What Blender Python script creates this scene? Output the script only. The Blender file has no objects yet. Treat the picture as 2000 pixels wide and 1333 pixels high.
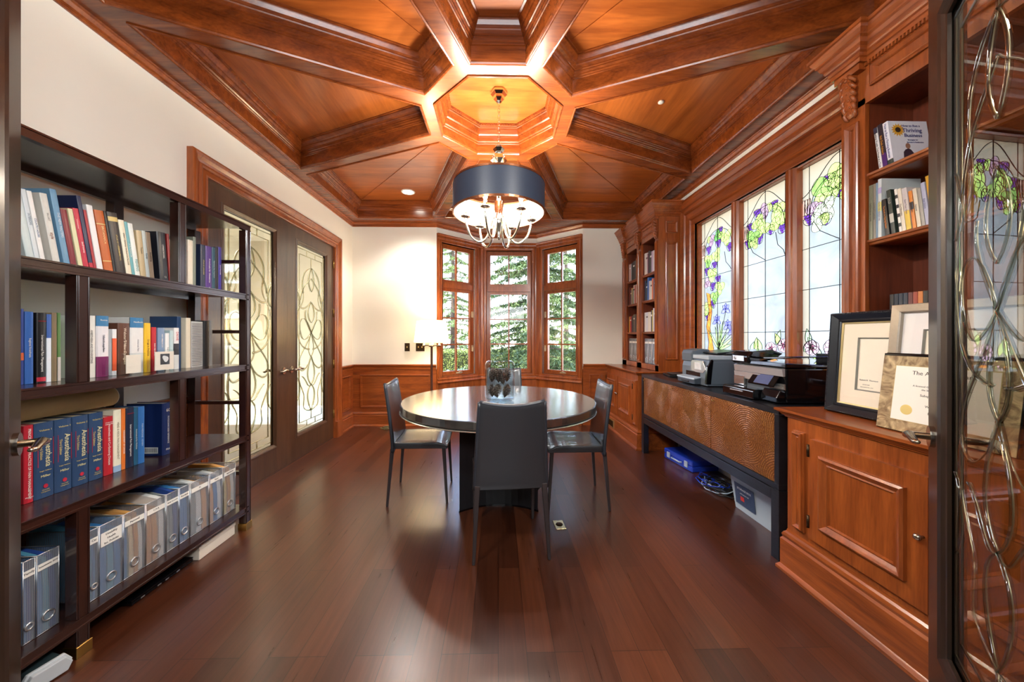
import bpy, bmesh, math, random
from mathutils import Vector, Matrix, Euler
from mathutils.geometry import delaunay_2d_cdt
sc = bpy.context.scene
COL = sc.collection
PI = math.pi
R = math.radians

# ------------------------------------------------------------------ camera
cam_data = bpy.data.cameras.new('camera')
cam_data.sensor_width = 36.0
cam_data.lens = 667.0 * 36.0 / 2000.0
cam_data.shift_x = 0.0065
cam_data.shift_y = -0.00375
cam_data.clip_start = 0.02
cam_data.clip_end = 400
cam = bpy.data.objects.new('camera', cam_data)
COL.objects.link(cam)
cam.location = (0, 0, 1.25)
cam.rotation_euler = (R(90), 0, R(-1.18))
sc.camera = cam

# ------------------------------------------------------------------ view, world, sun, large lights
sc.view_settings.view_transform = 'Standard'
sc.view_settings.look = 'None'
sc.view_settings.gamma = 1.0
sc.view_settings.use_curve_mapping = False
sc.view_settings.exposure = 2.42
cy = sc.cycles
cy.use_denoising = True
cy.max_bounces = 10
cy.diffuse_bounces = 5
cy.glossy_bounces = 4
cy.transmission_bounces = 8
cy.transparent_max_bounces = 12
cy.caustics_reflective = False
cy.caustics_refractive = False
cy.sample_clamp_indirect = 6.0
cy.blur_glossy = 0.5

w = bpy.data.worlds.new('sky')
sc.world = w
w.use_nodes = True
nt = w.node_tree
nt.nodes.clear()
tc = nt.nodes.new('ShaderNodeTexCoord')
sx = nt.nodes.new('ShaderNodeSeparateXYZ')
rp = nt.nodes.new('ShaderNodeValToRGB')
bg = nt.nodes.new('ShaderNodeBackground')
wo = nt.nodes.new('ShaderNodeOutputWorld')
nt.links.new(tc.outputs['Generated'], sx.inputs[0])
nt.links.new(sx.outputs['Z'], rp.inputs[0])
nt.links.new(rp.outputs[0], bg.inputs[0])
nt.links.new(bg.outputs[0], wo.inputs[0])
rp.color_ramp.elements[0].position = 0.0
rp.color_ramp.elements[0].color = (0.95, 0.97, 1.0, 1)
rp.color_ramp.elements[1].position = 0.55
rp.color_ramp.elements[1].color = (0.33, 0.52, 1.0, 1)
e = rp.color_ramp.elements.new(0.22)
e.color = (0.62, 0.76, 1.0, 1)
bg.inputs[1].default_value = 2.0

def lamp(name, kind, loc, energy, color, size=0.1, rot=(0, 0, 0), size_y=None, spot=None):
    d = bpy.data.lights.new(name, kind)
    d.energy = energy
    d.color = color
    if kind == 'AREA':
        d.size = size
        if size_y:
            d.shape = 'RECTANGLE'
            d.size_y = size_y
    elif kind == 'SUN':
        d.angle = size
    else:
        d.shadow_soft_size = size
    if spot:
        d.spot_size = spot
        d.spot_blend = 0.6
    o = bpy.data.objects.new(name, d)
    COL.objects.link(o)
    o.location = loc
    o.rotation_euler = rot
    o['kind'] = 'helper'
    return o

lamp('sun', 'SUN', (6, -3, 9), 3.2, (1.0, 0.93, 0.80), R(1.5), (R(42), 0, R(-38)))
lamp('added_hall_fill', 'AREA', (0, -0.5, 2.0), 9, (0.92, 0.96, 1.0), 1.7, (R(80), 0, 0), 0.5)  # unseen area light added behind the camera to brighten the room
lamp('side_room_light', 'AREA', (-3.6, 3.3, 2.85), 18, (1.0, 0.93, 0.80), 1.6, (0, 0, 0), 2.6)

# ------------------------------------------------------------------ materials
def lin(c):
    c /= 255.0
    return c / 12.92 if c <= 0.04045 else ((c + 0.055) / 1.055) ** 2.4

def srgb(r, g, b):
    return (lin(r), lin(g), lin(b), 1.0)

def newmat(name):
    m = bpy.data.materials.new(name)
    m.use_nodes = True
    n = m.node_tree
    b = n.nodes['Principled BSDF']
    return m, n, b

MC = {}
def plain(name, rgb, rough=0.5, metal=0.0, spec=0.5, coat=0.0, noise=0.06, nscale=30, bump=0.0):
    if name in MC:
        return MC[name]
    m, n, b = newmat(name)
    c = srgb(*rgb)
    tcn = n.nodes.new('ShaderNodeTexCoord')
    nz = n.nodes.new('ShaderNodeTexNoise')
    nz.inputs['Scale'].default_value = nscale
    nz.inputs['Detail'].default_value = 3
    n.links.new(tcn.outputs['Object'], nz.inputs['Vector'])
    mx = n.nodes.new('ShaderNodeMix')
    mx.data_type = 'RGBA'
    mx.inputs[6].default_value = tuple(max(0, k * (1 - noise)) for k in c[:3]) + (1,)
    mx.inputs[7].default_value = tuple(min(1, k * (1 + noise)) for k in c[:3]) + (1,)
    n.links.new(nz.outputs[0], mx.inputs[0])
    n.links.new(mx.outputs[2], b.inputs['Base Color'])
    b.inputs['Roughness'].default_value = rough
    b.inputs['Metallic'].default_value = metal
    b.inputs['Specular IOR Level'].default_value = spec
    b.inputs['Coat Weight'].default_value = coat
    if bump:
        bp = n.nodes.new('ShaderNodeBump')
        bp.inputs['Strength'].default_value = bump
        bp.inputs['Distance'].default_value = 0.003
        n.links.new(nz.outputs[0], bp.inputs['Height'])
        n.links.new(bp.outputs[0], b.inputs['Normal'])
    MC[name] = m
    return m

def wood(name, dark, light, axis='z', rough=0.28, coat=0.28, dens=9.0, spec=0.5):
    """stained wood, grain running along one axis of the object"""
    if name in MC:
        return MC[name]
    m, n, b = newmat(name)
    tcn = n.nodes.new('ShaderNodeTexCoord')
    mp = n.nodes.new('ShaderNodeMapping')
    s = {'x': (0.10, 1, 1), 'y': (1, 0.10, 1), 'z': (1, 1, 0.10)}[axis]
    mp.inputs['Scale'].default_value = tuple(k * dens for k in s)
    n.links.new(tcn.outputs['Object'], mp.inputs['Vector'])
    nz = n.nodes.new('ShaderNodeTexNoise')
    nz.inputs['Scale'].default_value = 2.2
    nz.inputs['Detail'].default_value = 7
    nz.inputs['Roughness'].default_value = 0.62
    nz.inputs['Distortion'].default_value = 0.6
    n.links.new(mp.outputs[0], nz.inputs['Vector'])
    nz2 = n.nodes.new('ShaderNodeTexNoise')
    nz2.inputs['Scale'].default_value = 14
    nz2.inputs['Detail'].default_value = 3
    n.links.new(mp.outputs[0], nz2.inputs['Vector'])
    ad = n.nodes.new('ShaderNodeMath')
    ad.operation = 'MULTIPLY_ADD'
    ad.inputs[1].default_value = 0.35
    n.links.new(nz2.outputs[0], ad.inputs[0])
    n.links.new(nz.outputs[0], ad.inputs[2])
    cr = n.nodes.new('ShaderNodeValToRGB')
    cr.color_ramp.elements[0].position = 0.42
    cr.color_ramp.elements[0].color = srgb(*dark)
    cr.color_ramp.elements[1].position = 0.92
    cr.color_ramp.elements[1].color = srgb(*light)
    n.links.new(ad.outputs[0], cr.inputs[0])
    n.links.new(cr.outputs[0], b.inputs['Base Color'])
    b.inputs['Roughness'].default_value = rough
    b.inputs['Specular IOR Level'].default_value = spec
    b.inputs['Coat Weight'].default_value = coat
    b.inputs['Coat Roughness'].default_value = 0.16
    b.inputs['Coat IOR'].default_value = 2.0 if coat >= 1 else 1.5
    MC[name] = m
    return m

CH_D, CH_L = (108, 48, 19), (174, 92, 40)
cherry_x = wood('cherry_grain_x', CH_D, CH_L, 'x')
cherry_y = wood('cherry_grain_y', CH_D, CH_L, 'y')
cherry_z = wood('cherry_grain_z', CH_D, CH_L, 'z')
espresso = wood('espresso_wood', (32, 16, 13), (60, 32, 24), 'y', 0.25, 0.4)
espresso_z = wood('espresso_wood_upright', (32, 16, 13), (60, 32, 24), 'z', 0.25, 0.4)
french_wood = wood('brown_door_wood', (56, 36, 23), (88, 60, 39), 'z', 0.32, 0.3, 7)
door_wood = wood('dark_door_wood', (34, 24, 18), (56, 40, 29), 'z', 0.35, 0.3, 7)
black_wood = wood('black_stained_wood', (17, 17, 20), (34, 34, 38), 'y', 0.30, 0.2)
table_wood = wood('charcoal_table_wood', (30, 29, 28), (62, 60, 57), 'x', 0.22, 1.0, 6, 1.0)
wall_paint = plain('cream_wall_paint', (240, 236, 224), 0.75, noise=0.02, nscale=4)
chrome = plain('polished_chrome', (225, 222, 215), 0.08, 1.0, noise=0.01)
nickel = plain('satin_nickel', (190, 180, 165), 0.22, 1.0, noise=0.02)
brass = plain('aged_brass', (176, 140, 78), 0.3, 1.0, noise=0.05)
bronze = plain('dark_bronze', (66, 50, 32), 0.4, 0.8, noise=0.05)
black_plastic = plain('black_plastic', (22, 23, 26), 0.32, noise=0.03)
gloss_black = plain('gloss_black_plastic', (11, 11, 14), 0.1, coat=0.15, noise=0.0)
white_paper = plain('white_paper', (238, 236, 228), 0.8, noise=0.02)
leather = plain('grey_bonded_leather', (40, 42, 46), 0.36, noise=0.06, nscale=160, bump=0.12, spec=0.8, coat=0.35)
dark_leg = plain('leather_wrapped_leg', (52, 44, 44), 0.4, noise=0.05, nscale=120)

def glass_mat(name, tint=(255, 255, 255), rough=0.0, refl=1.0, ior=1.45):
    """clear pane: see-through with fresnel reflection"""
    m, n, b = newmat(name)
    n.nodes.remove(b)
    tr = n.nodes.new('ShaderNodeBsdfTransparent')
    tr.inputs[0].default_value = srgb(*tint)
    gl = n.nodes.new('ShaderNodeBsdfGlossy')
    gl.inputs['Roughness'].default_value = rough
    fr = n.nodes.new('ShaderNodeFresnel')
    fr.inputs[0].default_value = ior
    mx = n.nodes.new('ShaderNodeMixShader')
    ge = n.nodes.new('ShaderNodeNewGeometry')
    iv = n.nodes.new('ShaderNodeMath'); iv.operation = 'SUBTRACT'; iv.inputs[0].default_value = 1.0
    n.links.new(ge.outputs['Backfacing'], iv.inputs[1])
    mu = n.nodes.new('ShaderNodeMath'); mu.operation = 'MULTIPLY'
    n.links.new(fr.outputs[0], mu.inputs[0]); n.links.new(iv.outputs[0], mu.inputs[1])
    n.links.new(mu.outputs[0], mx.inputs[0])
    n.links.new(tr.outputs[0], mx.inputs[1])
    n.links.new(gl.outputs[0], mx.inputs[2])
    n.links.new(mx.outputs[0], n.nodes['Material Output'].inputs[0])
    return m

pane_glass = glass_mat('window_glass')
door_glass = glass_mat('bevelled_door_glass', (245, 246, 240), ior=1.72)

# ------------------------------------------------------------------ mesh builder
def IDF(p):
    return p

class MB:
    def __init__(s):
        s.v = []; s.f = []; s.mi = []; s.sm = []
    def add(s, vs, fs, m=0, smooth=False, T=None):
        o = len(s.v)
        for p in vs:
            p = Vector(p)
            s.v.append(T @ p if T is not None else p)
        for f in fs:
            s.f.append(tuple(i + o for i in f)); s.mi.append(m); s.sm.append(smooth)
        return s
    def box(s, x0, x1, y0, y1, z0, z1, m=0, T=None):
        if x0 > x1: x0, x1 = x1, x0
        if y0 > y1: y0, y1 = y1, y0
        if z0 > z1: z0, z1 = z1, z0
        vs = [(x0, y0, z0), (x1, y0, z0), (x1, y1, z0), (x0, y1, z0), (x0, y0, z1), (x1, y0, z1), (x1, y1, z1), (x0, y1, z1)]
        fs = [(0, 3, 2, 1), (4, 5, 6, 7), (0, 1, 5, 4), (1, 2, 6, 5), (2, 3, 7, 6), (3, 0, 4, 7)]
        return s.add(vs, fs, m, False, T)
    def prism(s, poly, c0, c1, fr=IDF, m=0, T=None):
        """polygon (a,b) extruded from c0 to c1 in frame fr"""
        n = len(poly)
        vs = [fr((a, b, c0)) for a, b in poly] + [fr((a, b, c1)) for a, b in poly]
        fs = [tuple(range(n - 1, -1, -1)), tuple(range(n, 2 * n))]
        fs += [(i, (i + 1) % n, n + (i + 1) % n, n + i) for i in range(n)]
        return s.add(vs, fs, m, False, T)
    def sweep(s, path, prof, fr=IDF, closed=True, m=0, smooth=False, T=None, capends=False):
        """profile (offset to the left of travel, height) swept along a 2D path with mitres"""
        n = len(path); k = len(prof)
        vs = []
        for i in range(n):
            p = Vector(path[i])
            a = Vector(path[i - 1]) if (i > 0 or closed) else None
            b = Vector(path[(i + 1) % n]) if (i < n - 1 or closed) else None
            d1 = (p - a).normalized() if a is not None else None
            d2 = (b - p).normalized() if b is not None else None
            if d1 is None: d1 = d2
            if d2 is None: d2 = d1
            n1 = Vector((-d1.y, d1.x)); n2 = Vector((-d2.y, d2.x))
            mt = n1 + n2
            if mt.length < 1e-6: mt = n1.copy()
            mt = mt.normalized(); mt = mt / max(0.25, mt.dot(n1))
            for o, h in prof:
                q = p + mt * o
                vs.append(fr((q.x, q.y, h)))
        fs = []
        for i in range(n if closed else n - 1):
            j = (i + 1) % n
            for t in range(k - 1):
                fs.append((i * k + t, j * k + t, j * k + t + 1, i * k + t + 1))
        if capends and not closed:
            fs.append(tuple(range(k - 1, -1, -1)))
            fs.append(tuple((n - 1) * k + t for t in range(k)))
        return s.add(vs, fs, m, smooth, T)
    def lathe(s, prof, n=32, c=(0, 0, 0), m=0, smooth=True, T=None, cap=True, start=0.0):
        """profile of (radius, z) revolved about a vertical axis"""
        vs = []; k = len(prof)
        for i in range(n):
            a = start + 2 * PI * i / n
            for r, z in prof:
                vs.append((c[0] + r * math.cos(a), c[1] + r * math.sin(a), c[2] + z))
        fs = []
        for i in range(n):
            j = (i + 1) % n
            for t in range(k - 1):
                fs.append((i * k + t, j * k + t, j * k + t + 1, i * k + t + 1))
        if cap:
            if prof[0][0] > 1e-5: fs.append(tuple(i * k for i in range(n - 1, -1, -1)))
            if prof[-1][0] > 1e-5: fs.append(tuple(i * k + k - 1 for i in range(n)))
        return s.add(vs, fs, m, smooth, T)
    def tube(s, pts, r, n=8, m=0, smooth=True, closed=False, T=None, flat=1.0):
        """round tube along a 3D polyline; r a number or a list"""
        P = [Vector(p) for p in pts]; N = len(P); vs = []
        rr = r if isinstance(r, (list, tuple)) else [r] * N
        up = None
        for i in range(N):
            if closed:
                d = (P[(i + 1) % N] - P[i - 1])
            else:
                d = P[min(i + 1, N - 1)] - P[max(i - 1, 0)]
            d = d.normalized() if d.length > 1e-9 else Vector((0, 0, 1))
            if up is None:
                up = Vector((0, 0, 1)) if abs(d.z) < 0.9 else Vector((1, 0, 0))
            sd = d.cross(up)
            if sd.length < 1e-6: sd = d.cross(Vector((0.3, 1, 0.2)))
            sd.normalize(); u2 = sd.cross(d).normalized(); up = u2
            for j in range(n):
                a = 2 * PI * j / n
                vs.append(P[i] + sd * (math.cos(a) * rr[i]) + u2 * (math.sin(a) * rr[i] * flat))
        fs = []
        for i in range(N if closed else N - 1):
            k = (i + 1) % N
            for j in range(n):
                l = (j + 1) % n
                fs.append((i * n + j, k * n + j, k * n + l, i * n + l))
        if not closed:
            fs.append(tuple(range(n - 1, -1, -1)))
            fs.append(tuple((N - 1) * n + j for j in range(n)))
        return s.add(vs, fs, m, smooth, T)
    def bar(s, a, b, wx, wy, m=0, w2=None, up=(0, 0, 1)):
        """square bar from a to b, tapering when w2 is given"""
        a = Vector(a); b = Vector(b); d = (b - a).normalized()
        u = Vector(up)
        if abs(d.dot(u)) > 0.95: u = Vector((0, 1, 0))
        sd = d.cross(u).normalized(); u2 = sd.cross(d)
        x2, y2 = w2 if w2 else (wx, wy)
        vs = []
        for p, x, y in ((a, wx, wy), (b, x2, y2)):
            for i, j in ((-1, -1), (1, -1), (1, 1), (-1, 1)):
                vs.append(p + sd * (i * x / 2) + u2 * (j * y / 2))
        fs = [(0, 3, 2, 1), (4, 5, 6, 7), (0, 1, 5, 4), (1, 2, 6, 5), (2, 3, 7, 6), (3, 0, 4, 7)]
        return s.add(vs, fs, m)
    def ball(s, c, r, n=12, m=0, sz=1.0, T=None):
        k = max(4, n // 2)
        prof = [(max(1e-4, r * math.sin(PI * i / k)), -r * sz * math.cos(PI * i / k)) for i in range(k + 1)]
        return s.lathe(prof, n, c, m, True, T, False)
    def grid(s, fn, nu, nv, m=0, smooth=True):
        vs = [fn(i / nu, j / nv) for i in range(nu + 1) for j in range(nv + 1)]
        fs = [(i * (nv + 1) + j, (i + 1) * (nv + 1) + j, (i + 1) * (nv + 1) + j + 1, i * (nv + 1) + j + 1) for i in range(nu) for j in range(nv)]
        return s.add(vs, fs, m, smooth)

def obj(name, mb, mats, parent=None, bev=0.0, seg=1, loc=None, rot=None, fixn=True, subd=0, solid=0.0):
    me = bpy.data.meshes.new(name)
    me.from_pydata([tuple(v) for v in mb.v], [], mb.f)
    if not isinstance(mats, (list, tuple)): mats = [mats]
    for m in mats: me.materials.append(m)
    me.polygons.foreach_set('material_index', mb.mi)
    me.polygons.foreach_set('use_smooth', mb.sm)
    if fixn:
        bm = bmesh.new(); bm.from_mesh(me)
        bmesh.ops.recalc_face_normals(bm, faces=bm.faces)
        bm.to_mesh(me); bm.free()
    me.update()
    o = bpy.data.objects.new(name, me)
    COL.objects.link(o)
    if parent is not None: o.parent = parent
    if loc is not None: o.location = loc
    if rot is not None: o.rotation_euler = rot
    if solid:
        md = o.modifiers.new('solid', 'SOLIDIFY'); md.thickness = solid; md.offset = 0
    if bev:
        md = o.modifiers.new('bevel', 'BEVEL'); md.width = bev; md.segments = seg; md.limit_method = 'ANGLE'; md.angle_limit = R(40)
    if subd:
        md = o.modifiers.new('sub', 'SUBSURF'); md.levels = subd; md.render_levels = subd
    return o

def tag(o, label, cat, group=None):
    o['label'] = label; o['category'] = cat; o['kind'] = 'thing'
    if group: o['group'] = group
    return o

def thing(name, label, cat, loc=(0, 0, 0), rotz=0.0, group=None, rot=None):
    o = bpy.data.objects.new(name, None)
    o.empty_display_size = 0.05
    COL.objects.link(o)
    o.location = loc
    o.rotation_euler = rot if rot else (0, 0, rotz)
    return tag(o, label, cat, group)

def struct(name, mb, mats, parent=None, **k):
    o = obj(name, mb, mats, parent, **k)
    o['kind'] = 'structure'
    return o

def dup(root, loc, rot, label, group=None, scale=None):
    """a copy of a thing with copies of its parts and sub-parts"""
    r = root.copy(); COL.objects.link(r); r.location = loc
    r.rotation_euler = rot
    if scale: r.scale = scale
    r['label'] = label
    if group: r['group'] = group
    for ch in list(root.children):
        c = ch.copy(); COL.objects.link(c); c.parent = r
        for g in ch.children:
            d = g.copy(); COL.objects.link(d); d.parent = c
    return r

def text(body, mat, parent, M, size=0.02, name='lettering', align='CENTER', width=None, depth=0.0003):
    """flat lettering as a mesh; M maps text plane to the parent's space"""
    cu = bpy.data.curves.new(name, 'FONT')
    cu.body = body; cu.size = size; cu.align_x = align; cu.align_y = 'CENTER'; cu.extrude = depth
    cu.resolution_u = 2
    t = bpy.data.objects.new('tmp', cu); COL.objects.link(t)
    dg = bpy.context.evaluated_depsgraph_get()
    me = bpy.data.meshes.new_from_object(t.evaluated_get(dg))
    bpy.data.objects.remove(t); bpy.data.curves.remove(cu)
    if len(me.vertices) == 0: return None
    xs = [v.co.x for v in me.vertices]
    wd = max(xs) - min(xs)
    if width and wd > width:
        k = width / wd
        me.transform(Matrix.Diagonal((k, max(k, 0.75) if k < 1 else 1, 1, 1)))
    me.transform(M)
    me.materials.clear(); me.materials.append(mat)
    o = bpy.data.objects.new(name, me); COL.objects.link(o)
    if parent is not None: o.parent = parent
    return o

def basis(origin, u, v):
    """matrix taking text x to u, text y to v"""
    u = Vector(u).normalized(); v = Vector(v).normalized(); n = u.cross(v)
    M = Matrix((u, v, n)).transposed().to_4x4()
    M.translation = Vector(origin)
    return M

def wallframe(O, U, N):
    O = Vector(O); U = Vector(U).normalized(); N = Vector(N).normalized()
    def f(p):
        return O + U * p[0] + Vector((0, 0, p[1])) + N * p[2]
    return f
# ================================================================== SETTING
XL, XR, YB, YF = -2.045, 2.05, 4.83, 0.22
ZB = 2.845                       # underside of the ceiling beams
BA, BB, BC, BD = (-0.87, YB), (-0.275, 5.35), (0.60, 5.35), (1.20, YB)

def floor_material():
    m, n, b = newmat('hardwood_planks')
    tcn = n.nodes.new('ShaderNodeTexCoord')
    mp = n.nodes.new('ShaderNodeMapping')
    mp.inputs['Rotation'].default_value = (0, 0, R(90))
    mp.inputs['Scale'].default_value = (1, 1, 1)
    n.links.new(tcn.outputs['Object'], mp.inputs['Vector'])
    br = n.nodes.new('ShaderNodeTexBrick')
    br.offset = 0.37; br.offset_frequency = 3; br.squash = 1
    br.inputs['Scale'].default_value = 1
    br.inputs['Mortar Size'].default_value = 0.0012
    br.inputs['Brick Width'].default_value = 1.35
    br.inputs['Row Height'].default_value = 0.112
    br.inputs['Color1'].default_value = srgb(66, 32, 18)
    br.inputs['Color2'].default_value = srgb(98, 52, 31)
    br.inputs['Mortar'].default_value = srgb(38, 17, 10)
    br.inputs['Bias'].default_value = 0.0
    n.links.new(mp.outputs[0], br.inputs['Vector'])
    mp2 = n.nodes.new('ShaderNodeMapping')
    mp2.inputs['Scale'].default_value = (22, 1.2, 1)
    n.links.new(tcn.outputs['Object'], mp2.inputs['Vector'])
    nz = n.nodes.new('ShaderNodeTexNoise')
    nz.inputs['Scale'].default_value = 2.6; nz.inputs['Detail'].default_value = 8; nz.inputs['Distortion'].default_value = 0.8
    n.links.new(mp2.outputs[0], nz.inputs['Vector'])
    cr = n.nodes.new('ShaderNodeValToRGB')
    cr.color_ramp.elements[0].position = 0.3; cr.color_ramp.elements[0].color = (0.55, 0.52, 0.5, 1)
    cr.color_ramp.elements[1].position = 0.75; cr.color_ramp.elements[1].color = (1.1, 1.1, 1.1, 1)
    n.links.new(nz.outputs[0], cr.inputs[0])
    mx = n.nodes.new('ShaderNodeMix'); mx.data_type = 'RGBA'; mx.blend_type = 'MULTIPLY'
    mx.inputs[0].default_value = 0.8
    n.links.new(br.outputs[0], mx.inputs[6]); n.links.new(cr.outputs[0], mx.inputs[7])
    n.links.new(mx.outputs[2], b.inputs['Base Color'])
    rr = n.nodes.new('ShaderNodeMapRange')
    rr.inputs[3].default_value = 0.24; rr.inputs[4].default_value = 0.36
    n.links.new(nz.outputs[0], rr.inputs[0]); n.links.new(rr.outputs[0], b.inputs['Roughness'])
    bp = n.nodes.new('ShaderNodeBump'); bp.inputs['Strength'].default_value = 0.25; bp.inputs['Distance'].default_value = 0.002
    n.links.new(br.outputs[0], bp.inputs['Height']); n.links.new(bp.outputs[0], b.inputs['Normal'])
    b.inputs['Specular IOR Level'].default_value = 0.6
    b.inputs['Coat Weight'].default_value = 0.5; b.inputs['Coat Roughness'].default_value = 0.27
    return m

M_floor = floor_material()
mb = MB()
mb.prism([(-4.6, -3.2), (3.2, -3.2), (3.2, 4.95), (1.2, 4.95), (0.7, 5.47), (-0.38, 5.47), (-0.95, 4.95), (-4.6, 4.95)], -0.06, 0.0)
struct('floor', mb, M_floor)

# ---- walls
mb = MB()
mb.box(XL - 0.13, XL, YF - 0.15, 2.42, 0, 3.15)
mb.box(XL - 0.13, XL, 4.285, YB + 0.13, 0, 3.15)
mb.box(XL - 0.13, XL, 2.42, 4.285, 2.37, 3.15)
struct('wall_left', mb, wall_paint)
mb = MB()
mb.box(XL - 0.13, BA[0], YB, YB + 0.13, 0, 3.15)
mb.box(BD[0], XR + 0.2, YB, YB + 0.13, 0, 3.15)
struct('wall_back', mb, wall_paint)
mb = MB()
WY0, WY1, WZ0, WZ1 = 1.75, 3.52, 0.95, 2.43
mb.box(XR, XR + 0.16, YF - 0.15, WY0, 0, 3.15)
mb.box(XR, XR + 0.16, WY1, YB + 0.13, 0, 3.15)
mb.box(XR, XR + 0.16, WY0, WY1, 0, WZ0)
mb.box(XR, XR + 0.16, WY0, WY1, WZ1, 3.15)
struct('wall_right', mb, wall_paint)
mb = MB()
mb.box(XL - 0.13, -0.95, YF - 0.15, YF, 0, 3.15)
mb.box(0.95, XR + 0.16, YF - 0.15, YF, 0, 3.15)
mb.box(-0.95, 0.95, YF - 0.15, YF, 2.42, 3.15)
struct('wall_front', mb, wall_paint)

# ---- hall the camera stands in: unseen walls and ceiling added to block sky light
hall_wall = plain('hall_wall_paint', (206, 192, 168), .8, noise=.03, nscale=2)
mb = MB()
mb.box(-3.1, -2.98, -3.2, YF - .15, 0, 3.15); mb.box(2.98, 3.1, -3.2, YF - .15, 0, 3.15); mb.box(-3.1, 3.1, -3.3, -3.18, 0, 3.15)
mb.box(-3.1, XL - .13, YF - .16, YF - .04, 0, 3.15); mb.box(XR + .16, 3.1, YF - .16, YF - .04, 0, 3.15)
mb.box(-3.1, 3.1, -3.3, YF - .02, 3.12, 3.2)
struct('wall_hall_added', mb, hall_wall)

# ---- bay walls and windows
brassy = plain('window_hardware', (214, 196, 160), 0.35, 0.6, noise=0.02)
lead_dark = plain('lead_came', (38, 38, 40), 0.45, 0.5, noise=0.05)

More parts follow.
